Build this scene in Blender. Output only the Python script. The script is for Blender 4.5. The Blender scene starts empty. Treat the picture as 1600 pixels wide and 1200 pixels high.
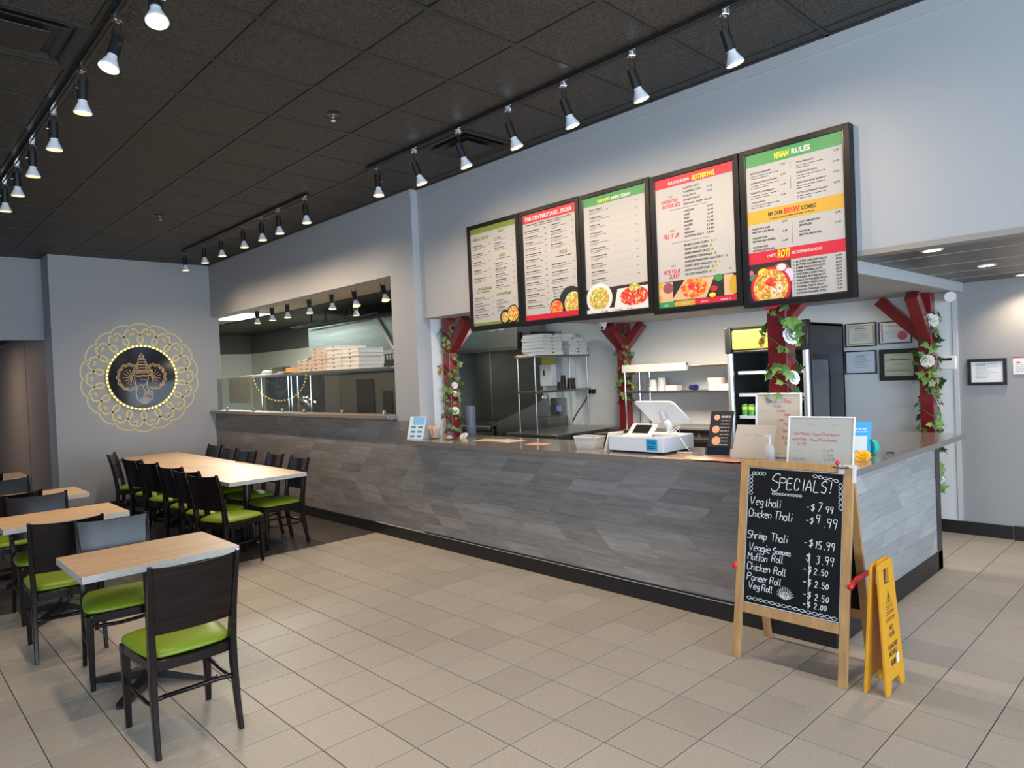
import bpy, math, random
from mathutils import Vector, Matrix
S = bpy.context.scene
COL = S.collection
R = math.radians
PI = math.pi
rnd = random.Random(7)

# ------------------------------------------------------------------ camera
cam = bpy.data.objects.new('camera', bpy.data.cameras.new('camera'))
COL.objects.link(cam)
cam.data.sensor_width = 36.0
cam.data.lens = 1080.6 / 1600 * 36
cam.data.clip_start = 0.05
CR = Vector((0.68863086, 0.72387991, -0.0422542))
CD = Vector((-0.01731111, -0.0418438, -0.99897418))
CF = Vector((-0.72490542, 0.68865592, -0.01628377))
cam.matrix_world = Matrix(((CR[0], -CD[0], -CF[0], 0), (CR[1], -CD[1], -CF[1], 0), (CR[2], -CD[2], -CF[2], 1.7), (0, 0, 0, 1)))
S.camera = cam

def in_view(p, m=0):
    d = Vector(p) - Vector((0, 0, 1.7))
    f = d.dot(CF)
    if f < 0.1: return False
    x = 800 + 1080.6 * d.dot(CR) / f; y = 600 + 1080.6 * d.dot(CD) / f
    return -m < x < 1600 + m and -m < y < 1200 + m

# ------------------------------------------------------------------ world, exposure, daylight
W = bpy.data.worlds.new('world'); S.world = W; W.use_nodes = True
W.node_tree.nodes['Background'].inputs[0].default_value = (0.55, 0.72, 1.0, 1)
W.node_tree.nodes['Background'].inputs[1].default_value = 1.0
vs = S.view_settings
vs.view_transform = 'Standard'; vs.look = 'None'; vs.gamma = 1; vs.use_curve_mapping = False
vs.exposure = -0.08

def area(name, loc, rot, sx, sy, power, color):
    l = bpy.data.lights.new(name, 'AREA'); l.shape = 'RECTANGLE'; l.size = sx; l.size_y = sy
    l.energy = power; l.color = color
    o = bpy.data.objects.new(name, l); o.location = loc; o.rotation_euler = rot; COL.objects.link(o)
    return o
DAY = (0.67, 0.83, 1.0)
area('daylight_right', (4.3, 1.2, 1.7), (0, R(90), 0), 2.5, 8.0, 720, DAY)       # outside the glazed side, shining to -X
area('daylight_front', (0.6, -3.6, 1.7), (R(90), 0, 0), 6.4, 2.5, 230, DAY)      # outside the shopfront, shining to +Y

def spot(name, loc, target, power, size=70, blend=0.6, color=(1.0, 0.77, 0.54), rad=0.035):
    l = bpy.data.lights.new(name, 'SPOT'); l.energy = power * 0.74; l.spot_size = R(size); l.spot_blend = blend
    l.color = color; l.shadow_soft_size = rad
    o = bpy.data.objects.new(name, l); o.location = loc
    o.rotation_euler = (Vector(target) - Vector(loc)).to_track_quat('-Z', 'Y').to_euler(); COL.objects.link(o)
    return o

# ------------------------------------------------------------------ materials
MATS = {}
def mat(name, col, rough=0.5, metal=0.0, noise=None, bump=None, emit=None, trans=0, spec=None, coat=0):
    if name in MATS: return MATS[name]
    m = bpy.data.materials.new(name); m.use_nodes = True; MATS[name] = m
    nt = m.node_tree; b = nt.nodes['Principled BSDF']
    b.inputs['Base Color'].default_value = (*col, 1); b.inputs['Roughness'].default_value = rough
    b.inputs['Metallic'].default_value = metal
    if spec is not None: b.inputs['Specular IOR Level'].default_value = spec
    if coat: b.inputs['Coat Weight'].default_value = coat; b.inputs['Coat Roughness'].default_value = 0.1
    if trans: b.inputs['Transmission Weight'].default_value = trans
    if emit:
        b.inputs['Emission Color'].default_value = (*emit[0], 1); b.inputs['Emission Strength'].default_value = emit[1]
    tc = nt.nodes.new('ShaderNodeTexCoord')
    if noise:                                   # (amount, (sx,sy,sz), detail)
        amt, sc, det = noise[:3]
        mp = nt.nodes.new('ShaderNodeMapping'); mp.inputs['Scale'].default_value = sc
        nt.links.new(tc.outputs['Object'], mp.inputs[0])
        n = nt.nodes.new('ShaderNodeTexNoise'); n.inputs['Scale'].default_value = 1; n.inputs['Detail'].default_value = det
        nt.links.new(mp.outputs[0], n.inputs[0])
        r = nt.nodes.new('ShaderNodeValToRGB')
        c0 = [max(0, c * (1 - amt)) for c in col]; c1 = [min(1, c * (1 + amt)) for c in col]
        r.color_ramp.elements[0].position = 0.3; r.color_ramp.elements[1].position = 0.7
        r.color_ramp.elements[0].color = (*c0, 1); r.color_ramp.elements[1].color = (*c1, 1)
        nt.links.new(n.outputs[0], r.inputs[0]); nt.links.new(r.outputs[0], b.inputs['Base Color'])
    if bump:                                    # (strength, scale, detail)
        n = nt.nodes.new('ShaderNodeTexNoise'); n.inputs['Scale'].default_value = bump[1]; n.inputs['Detail'].default_value = bump[2]
        nt.links.new(tc.outputs['Object'], n.inputs[0])
        bp = nt.nodes.new('ShaderNodeBump'); bp.inputs['Strength'].default_value = bump[0]; bp.inputs['Distance'].default_value = 0.005
        nt.links.new(n.outputs[0], bp.inputs['Height']); nt.links.new(bp.outputs[0], b.inputs['Normal'])
    return m

def plank_mat(name, lo, hi, rough, grain_scale, grain=0.25, sheen_bump=0.1, by_object=True):
    """tone differs from piece to piece, with streaked grain running along it"""
    if name in MATS: return MATS[name]
    m = bpy.data.materials.new(name); m.use_nodes = True; MATS[name] = m
    nt = m.node_tree; b = nt.nodes['Principled BSDF']; b.inputs['Roughness'].default_value = rough
    L = nt.links.new
    oi = nt.nodes.new('ShaderNodeObjectInfo'); tc = nt.nodes.new('ShaderNodeTexCoord')
    vm = nt.nodes.new('ShaderNodeVectorMath'); vm.operation = 'SCALE'; vm.inputs[0].default_value = (17, 31, 23)
    L(oi.outputs['Random'], vm.inputs['Scale'])
    ad = nt.nodes.new('ShaderNodeVectorMath'); ad.operation = 'ADD'
    L(tc.outputs['Object'], ad.inputs[0])
    if by_object: L(vm.outputs[0], ad.inputs[1])
    mp = nt.nodes.new('ShaderNodeMapping'); mp.inputs['Scale'].default_value = grain_scale; L(ad.outputs[0], mp.inputs[0])
    n = nt.nodes.new('ShaderNodeTexNoise'); n.inputs['Scale'].default_value = 1; n.inputs['Detail'].default_value = 6
    n.inputs['Roughness'].default_value = 0.65; L(mp.outputs[0], n.inputs[0])
    mx = nt.nodes.new('ShaderNodeMix'); mx.data_type = 'RGBA'
    mx.inputs['A'].default_value = (*lo, 1); mx.inputs['B'].default_value = (*hi, 1)
    if by_object: L(oi.outputs['Random'], mx.inputs['Factor'])
    else: mx.inputs['Factor'].default_value = 0.5
    r = nt.nodes.new('ShaderNodeMapRange'); r.inputs['From Min'].default_value = 0.3; r.inputs['From Max'].default_value = 0.7
    r.inputs['To Min'].default_value = 1 - grain; r.inputs['To Max'].default_value = 1 + grain; L(n.outputs[0], r.inputs[0])
    mm = nt.nodes.new('ShaderNodeVectorMath'); mm.operation = 'SCALE'; L(mx.outputs['Result'], mm.inputs[0]); L(r.outputs[0], mm.inputs['Scale'])
    L(mm.outputs[0], b.inputs['Base Color'])
    bp = nt.nodes.new('ShaderNodeBump'); bp.inputs['Strength'].default_value = sheen_bump; bp.inputs['Distance'].default_value = 0.003
    L(n.outputs[0], bp.inputs['Height']); L(bp.outputs[0], b.inputs['Normal'])
    return m

def glass_mat(name, tint=(0.9, 0.95, 0.95), ior=1.45, boost=0.0):
    if name in MATS: return MATS[name]
    m = bpy.data.materials.new(name); m.use_nodes = True; MATS[name] = m
    nt = m.node_tree; nt.nodes.remove(nt.nodes['Principled BSDF']); L = nt.links.new
    t = nt.nodes.new('ShaderNodeBsdfTransparent'); t.inputs[0].default_value = (*tint, 1)
    g = nt.nodes.new('ShaderNodeBsdfGlossy'); g.inputs['Roughness'].default_value = 0.02
    f = nt.nodes.new('ShaderNodeFresnel'); f.inputs[0].default_value = ior
    a = nt.nodes.new('ShaderNodeMath'); a.operation = 'ADD'; a.inputs[1].default_value = boost; a.use_clamp = True; L(f.outputs[0], a.inputs[0])
    ge = nt.nodes.new('ShaderNodeNewGeometry'); iv = nt.nodes.new('ShaderNodeMath'); iv.operation = 'SUBTRACT'; iv.inputs[0].default_value = 1; L(ge.outputs['Backfacing'], iv.inputs[1])
    mu = nt.nodes.new('ShaderNodeMath'); mu.operation = 'MULTIPLY'; L(a.outputs[0], mu.inputs[0]); L(iv.outputs[0], mu.inputs[1])
    x = nt.nodes.new('ShaderNodeMixShader'); L(mu.outputs[0], x.inputs[0]); L(t.outputs[0], x.inputs[1]); L(g.outputs[0], x.inputs[2])
    L(x.outputs[0], nt.nodes['Material Output'].inputs[0])
    return m

def haze_mat(name, col, alpha, rough=0.3):
    if name in MATS: return MATS[name]
    m = mat(name, col, rough); m.node_tree.nodes['Principled BSDF'].inputs['Alpha'].default_value = alpha
    return m

def food_mat(name, cols, scale=60):
    if name in MATS: return MATS[name]
    m = bpy.data.materials.new(name); m.use_nodes = True; MATS[name] = m
    nt = m.node_tree; b = nt.nodes['Principled BSDF']; b.inputs['Roughness'].default_value = 0.6; L = nt.links.new
    tc = nt.nodes.new('ShaderNodeTexCoord'); v = nt.nodes.new('ShaderNodeTexVoronoi'); v.inputs['Scale'].default_value = scale
    L(tc.outputs['Object'], v.inputs[0])
    sp = nt.nodes.new('ShaderNodeSeparateColor'); L(v.outputs['Color'], sp.inputs[0])
    r = nt.nodes.new('ShaderNodeValToRGB'); r.color_ramp.interpolation = 'CONSTANT'
    while len(r.color_ramp.elements) < len(cols): r.color_ramp.elements.new(0.5)
    for i, c in enumerate(cols):
        r.color_ramp.elements[i].position = i / len(cols); r.color_ramp.elements[i].color = (*c, 1)
    L(sp.outputs[0], r.inputs[0]); L(r.outputs[0], b.inputs['Base Color'])
    return m

WALL = mat('grey_paint', (0.40, 0.405, 0.415), 0.75, bump=(0.08, 60, 3))
WHITEWALL = mat('white_paint', (0.74, 0.75, 0.745), 0.6, bump=(0.05, 50, 3))
GREYWALL = mat('corridor_grey_paint', (0.33, 0.33, 0.335), 0.7, bump=(0.05, 50, 3))
BLACK = mat('black_laminate', (0.012, 0.012, 0.013), 0.45)
BROWNBLACK = mat('dark_metal_panel', (0.045, 0.040, 0.036), 0.4)
GRID = mat('ceiling_grid_black', (0.026, 0.024, 0.022), 0.45)
CEILM = mat('black_ceiling_panel', (0.046, 0.041, 0.035), 0.55, noise=(0.80, (75, 75, 75), 3), bump=(0.6, 110, 3))
TILE = plank_mat('beige_floor_tile', (0.355, 0.325, 0.285), (0.405, 0.372, 0.328), 0.50, (60, 90, 60), 0.10, 0.06)
DTILE = plank_mat('dark_floor_tile', (0.040, 0.036, 0.034), (0.060, 0.054, 0.050), 0.38, (4, 20, 4), 0.25, 0.1)
GROUT = mat('brown_grout', (0.085, 0.065, 0.05), 0.8)
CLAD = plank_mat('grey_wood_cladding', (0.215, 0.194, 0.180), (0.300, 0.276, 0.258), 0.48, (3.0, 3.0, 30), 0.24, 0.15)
CLAD_LIT = plank_mat('grey_wood_cladding_daylit', (0.32, 0.315, 0.31), (0.46, 0.455, 0.45), 0.45, (3.5, 3.5, 40), 0.16, 0.15)  # same cladding made paler for the daylight falling on the counter side
TOPM = mat('brown_grey_stone', (0.19, 0.165, 0.145), 0.13, noise=(0.12, (160, 160, 160), 3), coat=0.3)
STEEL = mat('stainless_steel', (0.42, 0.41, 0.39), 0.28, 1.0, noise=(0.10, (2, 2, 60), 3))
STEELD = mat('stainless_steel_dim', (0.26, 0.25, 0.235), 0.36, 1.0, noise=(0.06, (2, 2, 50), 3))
CHROME = mat('chrome', (0.75, 0.75, 0.75), 0.12, 1.0)
RED = mat('red_column_paint', (0.19, 0.011, 0.016), 0.25, coat=0.3)
WHITEP = mat('white_plastic', (0.80, 0.79, 0.77), 0.35)
CARD = mat('white_cardboard', (0.70, 0.68, 0.65), 0.8)
KRAFT = mat('kraft_cardboard', (0.55, 0.37, 0.22), 0.8)
TAN = mat('tan_cardboard_front', (0.66, 0.52, 0.40), 0.8)
DARK = mat('matte_dark', (0.01, 0.01, 0.01), 0.7)
BLKP = mat('black_plastic', (0.014, 0.014, 0.016), 0.3)
BLKM = mat('black_metal', (0.015, 0.014, 0.014), 0.32, coat=0.2)
CHAIRW = mat('dark_stained_wood', (0.010, 0.006, 0.0055), 0.20, noise=(0.4, (4, 4, 60), 4), spec=0.32)
VINYL = mat('lime_green_vinyl', (0.175, 0.265, 0.010), 0.40, bump=(0.1, 25, 2))
OAK = plank_mat('oak_laminate', (0.58, 0.39, 0.235), (0.62, 0.43, 0.27), 0.46, (28, 2.5, 28), 0.20, 0.05)
OAKX = plank_mat('oak_laminate_long', (0.60, 0.41, 0.25), (0.62, 0.43, 0.27), 0.46, (1.6, 24, 24), 0.20, 0.05)
EDGE = mat('pale_table_edging', (0.50, 0.47, 0.43), 0.5, noise=(0.10, (40, 40, 90), 4))
PINE = mat('pine_frame_wood', (0.46, 0.255, 0.10), 0.42, noise=(0.18, (30, 30, 3), 4))
SLATE = mat('chalkboard_slate', (0.007, 0.008, 0.009), 0.75, spec=0.2, noise=(0.35, (3, 3, 3), 5))
CHALK = mat('white_chalk', (0.72, 0.74, 0.76), 0.9)
YEL = mat('yellow_plastic', (0.70, 0.31, 0.008), 0.42, bump=(0.05, 20, 2))
GOLD = mat('gold_vinyl', (0.72, 0.64, 0.30), 0.45)
PAPER = mat('menu_paper', (0.40, 0.39, 0.38), 0.6)
INK = mat('menu_ink', (0.03, 0.028, 0.026), 0.6)
MRED = mat('menu_red', (0.52, 0.012, 0.035), 0.5)
MGREEN = mat('menu_green', (0.04, 0.25, 0.075), 0.5)
MOLIVE = mat('menu_olive', (0.17, 0.23, 0.035), 0.5)
MYEL = mat('menu_yellow', (0.52, 0.31, 0.03), 0.5)
MLEM = mat('menu_lemon', (0.85, 0.68, 0.02), 0.5)
MWHT = mat('menu_white', (0.62, 0.61, 0.60), 0.5)
MBLK = mat('menu_black', (0.018, 0.017, 0.018), 0.5)
LEAF = plank_mat('ivy_leaf', (0.03, 0.11, 0.025), (0.20, 0.34, 0.07), 0.42, (30, 30, 30), 0.25, 0.1)
STEM = mat('ivy_stem', (0.10, 0.16, 0.05), 0.6)
FLOWW = mat('white_petals', (0.80, 0.78, 0.72), 0.5)
FLOWY = mat('yellow_petals', (0.88, 0.50, 0.02), 0.5)
LAMPW = mat('white_lamp_glass', (0.66, 0.68, 0.72), 0.35, emit=((1.0, 0.90, 0.78), 0.05))
LAMPE = mat('lamp_face_lit', (1, 1, 1), 0.4, emit=((1.0, 0.72, 0.33), 1.25))
DLITE = mat('downlight_lit', (1, 1, 1), 0.4, emit=((1.0, 0.80, 0.55), 14.0))
TROFF = mat('troffer_lit', (1, 1, 1), 0.4, emit=((0.86, 1.0, 0.90), 1.1))
GLASS = glass_mat('clear_glass', (0.93, 0.95, 0.95))
GUARD = glass_mat('sneeze_guard_glass', (0.80, 0.83, 0.82), 1.5, 0.05)
FOODS = [food_mat('food_biryani', [(0.75, 0.30, 0.04), (0.85, 0.45, 0.10), (0.60, 0.10, 0.02), (0.80, 0.55, 0.20), (0.30, 0.30, 0.04)], 90),
         food_mat('food_chicken', [(0.55, 0.02, 0.02), (0.35, 0.01, 0.02), (0.70, 0.08, 0.03), (0.60, 0.05, 0.03), (0.75, 0.40, 0.20)], 70),
         food_mat('food_curry', [(0.75, 0.12, 0.02), (0.85, 0.25, 0.03), (0.60, 0.05, 0.02), (0.80, 0.35, 0.10)], 60),
         food_mat('food_salad', [(0.20, 0.35, 0.05), (0.70, 0.20, 0.05), (0.75, 0.60, 0.20), (0.45, 0.40, 0.08)], 80)]

# ------------------------------------------------------------------ mesh builder
class Frame:
    def __init__(s, O, U, V):
        s.O = Vector(O); s.U = Vector(U).normalized(); s.V = Vector(V).normalized(); s.N = s.U.cross(s.V).normalized()
    def __call__(s, u, v, d=0): return s.O + s.U * u + s.V * v + s.N * d
class MB:
    def __init__(s): s.v = []; s.f = []
    def add(s, vs_, fs):
        n = len(s.v); s.v += [tuple(a) for a in vs_]; s.f += [tuple(i + n for i in f) for f in fs]; return s
    def hexa(s, p):
        return s.add(p, [(0, 3, 2, 1), (4, 5, 6, 7), (0, 1, 5, 4), (1, 2, 6, 5), (2, 3, 7, 6), (3, 0, 4, 7)])
    def box(s, x0, y0, z0, x1, y1, z1):
        if x0 > x1: x0, x1 = x1, x0
        if y0 > y1: y0, y1 = y1, y0
        if z0 > z1: z0, z1 = z1, z0
        return s.hexa([(x0, y0, z0), (x1, y0, z0), (x1, y1, z0), (x0, y1, z0), (x0, y0, z1), (x1, y0, z1), (x1, y1, z1), (x0, y1, z1)])
    def fbox(s, F, u0, v0, u1, v1, d0, d1):
        return s.hexa([F(u0, v0, d0), F(u1, v0, d0), F(u1, v1, d0), F(u0, v1, d0), F(u0, v0, d1), F(u1, v0, d1), F(u1, v1, d1), F(u0, v1, d1)])
    def prism(s, F, pts, d0, d1):
        n = len(pts); a = [F(u, v, d0) for u, v in pts] + [F(u, v, d1) for u, v in pts]
        return s.add(a, [tuple(range(n))[::-1], tuple(range(n, 2 * n))] + [(i, (i + 1) % n, n + (i + 1) % n, n + i) for i in range(n)])
    def cyl(s, p0, p1, r0, r1=None, seg=12, caps=True):
        r1 = r0 if r1 is None else r1; p0 = Vector(p0); p1 = Vector(p1); a = (p1 - p0).normalized()
        t = a.orthogonal().normalized(); b = a.cross(t); V = []
        for p, r in ((p0, r0), (p1, r1)):
            for i in range(seg):
                w = 2 * PI * i / seg; V.append(p + (t * math.cos(w) + b * math.sin(w)) * r)
        F_ = [(i, (i + 1) % seg, seg + (i + 1) % seg, seg + i) for i in range(seg)]
        if caps: F_ += [tuple(range(seg))[::-1], tuple(range(seg, 2 * seg))]
        return s.add(V, F_)
    def lathe(s, c, prof, seg=16, axis=(0, 0, 1)):
        a = Vector(axis).normalized(); t = a.orthogonal().normalized(); b = a.cross(t); c = Vector(c); V = []
        for r, h in prof:
            for i in range(seg):
                w = 2 * PI * i / seg; V.append(c + a * h + (t * math.cos(w) + b * math.sin(w)) * max(r, 1e-4))
        n = len(prof); F_ = []
        for k in range(n - 1):
            for i in range(seg): F_.append((k * seg + i, k * seg + (i + 1) % seg, (k + 1) * seg + (i + 1) % seg, (k + 1) * seg + i))
        F_ += [tuple(range(seg))[::-1], tuple(range((n - 1) * seg, n * seg))]
        return s.add(V, F_)
    def tube(s, pts, r, seg=6):
        pts = [Vector(p) for p in pts]; V = []; n = len(pts); pt = None
        for k in range(n):
            a = (pts[min(k + 1, n - 1)] - pts[max(k - 1, 0)]).normalized()
            t = a.orthogonal().normalized() if pt is None else (pt - a * pt.dot(a)).normalized()
            pt = t; b = a.cross(t); rr = r[k] if isinstance(r, (list, tuple)) else r
            for i in range(seg):
                w = 2 * PI * i / seg; V.append(pts[k] + (t * math.cos(w) + b * math.sin(w)) * rr)
        F_ = [(k * seg + i, k * seg + (i + 1) % seg, (k + 1) * seg + (i + 1) % seg, (k + 1) * seg + i) for k in range(n - 1) for i in range(seg)]
        F_ += [tuple(range(seg))[::-1], tuple(range((n - 1) * seg, n * seg))]
        return s.add(V, F_)
    def ribbon(s, F, pts, w, d, closed=False):
        n = len(pts); V = []
        for k in range(n):
            if closed: a, b = pts[k - 1], pts[(k + 1) % n]
            else: a, b = pts[max(k - 1, 0)], pts[min(k + 1, n - 1)]
            du, dv = b[0] - a[0], b[1] - a[1]; l = math.hypot(du, dv) or 1
            nu, nv = -dv / l * w / 2, du / l * w / 2
            V += [F(pts[k][0] + nu, pts[k][1] + nv, d), F(pts[k][0] - nu, pts[k][1] - nv, d)]
        m = n if closed else n - 1
        return s.add(V, [(2 * k, 2 * k + 1, 2 * ((k + 1) % n) + 1, 2 * ((k + 1) % n)) for k in range(m)])
    def disc(s, F, u, v, r, d, rv=None, seg=28):
        rv = rv or r
        return s.add([F(u + r * math.cos(2 * PI * i / seg), v + rv * math.sin(2 * PI * i / seg), d) for i in range(seg)], [tuple(range(seg))])

def woff(o):
    p = Vector((0, 0, 0))
    while o: p += o.location; o = o.parent
    return p
def obj(name, mb, m, parent=None, bevel=0, smooth=False, kind=None, label=None, loc=None, seg=2):
    me = bpy.data.meshes.new(name)
    off = Vector(loc) if loc else (woff(parent) if parent else Vector((0, 0, 0)))
    me.from_pydata([(a[0] - off[0], a[1] - off[1], a[2] - off[2]) for a in mb.v], [], mb.f)
    me.materials.append(m)
    if smooth:
        for p in me.polygons: p.use_smooth = True
    o = bpy.data.objects.new(name, me); COL.objects.link(o)
    if parent:
        o.parent = parent
        if loc: o.location = Vector(loc) - woff(parent)
    elif loc: o.location = loc
    if bevel:
        b = o.modifiers.new('bevel', 'BEVEL'); b.width = bevel; b.segments = seg; b.limit_method = 'ANGLE'; b.angle_limit = R(40)
        if smooth is not False: pass
    if smooth == 'auto':
        for p in me.polygons: p.use_smooth = True
        try: me.set_sharp_from_angle(angle=R(38))
        except Exception: pass
    if kind: o['kind'] = kind
    if label: o['label'] = label
    return o
def tag(o, label, cat, group=None, kind=None):
    o['label'] = label; o['category'] = cat
    if group: o['group'] = group
    if kind: o['kind'] = kind
    return o
def thing(name, label, cat, loc=(0, 0, 0), group=None):
    o = bpy.data.objects.new(name, None); o.empty_display_size = 0.1; COL.objects.link(o); o.location = loc
    return tag(o, label, cat, group)
def struct(name, mb, m, parent=None, **k):
    return obj(name, mb, m, parent, kind='structure', **k)
CH = {}
def dup(root, loc=None, rz=None, label=None, group=None):
    def cp(o, par):
        c = o.copy(); COL.objects.link(c)
        if par: c.parent = par
        for ch in list(o.children): cp(ch, c)
        return c
    c = cp(root, None)
    if loc is not None: c.location = loc
    if rz is not None: c.rotation_euler = (0, 0, rz)
    if label: c['label'] = label
    if group: c['group'] = group
    return c

# ------------------------------------------------------------------ lettering
_fc = {}
def font_mesh(txt, shear=0, bold=0, res=2):
    k = (txt, shear, bold)
    if k in _fc: return _fc[k]
    cu = bpy.data.curves.new('t', 'FONT'); cu.body = txt; cu.size = 1; cu.shear = shear; cu.offset = bold; cu.resolution_u = res
    o = bpy.data.objects.new('t', cu); COL.objects.link(o); bpy.context.view_layer.update()
    me = o.to_mesh(); vs_ = [(v.co.x, v.co.y) for v in me.vertices]; fs = [tuple(p.vertices) for p in me.polygons]
    o.to_mesh_clear(); bpy.data.objects.remove(o); bpy.data.curves.remove(cu)
    w = max([v[0] for v in vs_] or [0]); _fc[k] = (vs_, fs, w); return _fc[k]
def text(mb, F, txt, u, v, h, d, width=None, align='l', shear=0, bold=0):
    """h = cap height; width squeezes or stretches the line to an exact width"""
    vs_, fs, w = font_mesh(txt, shear, bold)
    sy = h / 0.70; sx = sy if width is None else width / max(w, 1e-4)
    ww = w * sx; du = {'l': 0, 'c': -ww / 2, 'r': -ww}[align]
    mb.add([F(u + du + a * sx, v + b * sy, d) for a, b in vs_], fs)
GL = {'S': '58 49 29 07 06 25 54 52 40 10 01', 'P': '00 09|09 49 68 66 45 05', 'E': '50 00 09 59|05 45', 'C': '57 49 19 06 03 10 40 52', 'I': '20 29',
 'A': '00 39 60|13 53', 'L': '09 00 50', '!': '29 23|21 20', 'V': '09 30 69', 'M': '00 09 34 69 60', 'T': '09 69|39 30', 'R': '00 09 49 58 56 45 05|35 60',
 'D': '00 09 39 67 62 30 00', 'G': '57 49 19 06 03 10 40 54 34', 'O': '39 17 03 20 40 53 57 39', 'Y': '09 35 69|35 30', 'B': '00 09 38 56 05|05 54 52 30 00', 'H': '00 09|60 69|05 65', 'N': '00 09 60 69', 'F': '00 09 59|05 45',
 'a': '44 25 04 01 10 30 43|45 41 50', 'b': '09 00|04 25 44 41 20 01', 'c': '44 25 05 02 10 30 41', 'd': '44 25 04 01 10 30 43|49 40', 'e': '03 43 45 25 04 01 10 40',
 'g': '44 25 04 02 11 31 43|45 4y 2z 0y', 'h': '09 00|03 25 44 40', 'i': '15 10|17 18', 'k': '09 00|45 02|12 40', 'l': '09 01 20', 'm': '05 00|04 15 24 20|24 35 44 40',
 'n': '05 00|03 25 44 40', 'o': '25 04 01 20 41 44 25', 'p': '05 0z|04 25 44 41 20 01', 'r': '05 00|03 15 35', 's': '44 25 04 33 41 20 01', 't': '18 11 20 30|05 35',
 'u': '05 01 10 30 41|45 40', 'w': '05 10 23 40 55', 'y': '05 22|45 1z', 'v': '05 20 45', 'f': '48 39 28 20|05 45',
 '0': '28 06 02 20 42 46 28', '1': '17 29 20', '2': '07 19 38 46 00 50', '3': '08 29 47 25|25 43 20 01', '4': '39 03 53|39 30', '5': '49 09 05 35 43 30 01', '6': '38 16 02 20 42 34 03', '7': '09 49 10', '8': '25 07 29 47 25 02 20 42 25', '9': '46 25 06 09 39 48 30', '.': '20 21', '-': '04 44', '/': '00 59',
 '$': '57 38 17 06 45 53 31 02|3x 39', '+': '24 64|42 46'}
YV = {c: i for i, c in enumerate('0123456789')}; YV.update({'x': -1, 'y': -2, 'z': -3})
def hand(mb, F, txt, u, v, h, d, w, slant=0.12, jit=0.25, space=0.72, seed=1, rise=0):
    """single-stroke handwriting"""
    rr = random.Random(seed); x = u; sc = h / 9.0
    for ch in txt:
        if ch == ' ': x += h * 0.5; continue
        g = GL.get(ch)
        if not g: continue
        mxw = 0
        for st in g.split('|'):
            P = [(int(p[0]) + rr.uniform(-jit, jit), YV[p[1]] + rr.uniform(-jit, jit)) for p in st.split()]
            mxw = max(mxw, max(p[0] for p in P)); Q = []
            for i in range(len(P) - 1):
                p0, p1, p2, p3 = P[max(i - 1, 0)], P[i], P[i + 1], P[min(i + 2, len(P) - 1)]
                for k in range(3):
                    t = k / 3; t2, t3 = t * t, t * t * t
                    q = [0.5 * (2 * p1[j] + (p2[j] - p0[j]) * t + (2 * p0[j] - 5 * p1[j] + 4 * p2[j] - p3[j]) * t2 + (3 * p1[j] - p0[j] - 3 * p2[j] + p3[j]) * t3) * 0.8 + 0.2 * (p1[j] * (1 - t) + p2[j] * t) for j in (0, 1)]
                    Q.append(q)
            Q.append(P[-1])
            mb.ribbon(F, [(x + q[0] * sc * 0.80 + q[1] * sc * slant, v + q[1] * sc + (x - u) * rise) for q in Q], w, d)
        x += mxw * sc * 0.80 + h * (0.24 if ch.islower() else 0.32) * space
    return x
def bars(mb, F, u, v, w, h, d, seed=0, word=0.02):
    """illegible small print: word-length dashes"""
    rr = random.Random(seed); x = u
    while x < u + w - 0.004:
        l = min(rr.uniform(0.5, 1.6) * word, u + w - x)
        mb.add([F(x, v, d), F(x + l, v, d), F(x + l, v + h, d), F(x, v + h, d)], [(0, 1, 2, 3)]); x += l + word * 0.22
# ================================================================== the setting
CZ = 3.585      # hall ceiling
WX = -11.17     # medallion wall
WY = 4.12       # face of the counter wall
YS = 4.20       # face of the wall carrying the menu boards
BY = 7.54       # rear wall

# ---- floor: 12 inch tiles
fl = struct('floor', MB().box(-18, -4, -0.06, 4.5, 8, -0.004), GROUT)
T = 0.305; GX = -3.853; GY = 2.7127
def inst(name, me, parent, loc, kind=None):
    o = bpy.data.objects.new(name, me); COL.objects.link(o); o.parent = parent; o.location = loc
    if kind: o['kind'] = kind
    return o
def tile_mesh(name, w, h, t, m, bev=0.0012):
    mb = MB(); a, b = w / 2, h / 2
    mb.add([(-a, -b, -t), (a, -b, -t), (a, b, -t), (-a, b, -t), (-a, -b, -bev), (a, -b, -bev), (a, b, -bev), (-a, b, -bev),
            (-a + bev, -b + bev, 0), (a - bev, -b + bev, 0), (a - bev, b - bev, 0), (-a + bev, b - bev, 0)],
           [(0, 1, 5, 4), (1, 2, 6, 5), (2, 3, 7, 6), (3, 0, 4, 7), (4, 5, 9, 8), (5, 6, 10, 9), (6, 7, 11, 10), (7, 4, 8, 11), (8, 9, 10, 11)])
    me = bpy.data.meshes.new(name); me.from_pydata(mb.v, [], mb.f); me.materials.append(m); return me
tm = tile_mesh('tile', T - 0.005, T - 0.005, 0.01, TILE)
cells = []
rest = MB()
for i in range(-9, 27):
    for j in range(-21, 16):
        cx = GX + (i + 0.5) * T; cy = GY + (j + 0.5) * T
        if cx < -1.75 and 4.2 < cy < 6.1 or cx < -3.1 and cy > 4.2 or cx > 4.3 or cy > 7.6: continue
        v = in_view((cx, cy, 0), 40)
        # what stands in front hides nothing here except the counter
        d = math.hypot(cx, cy)
        cells.append((0 if v else 1, d, cx, cy))
cells.sort()
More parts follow.
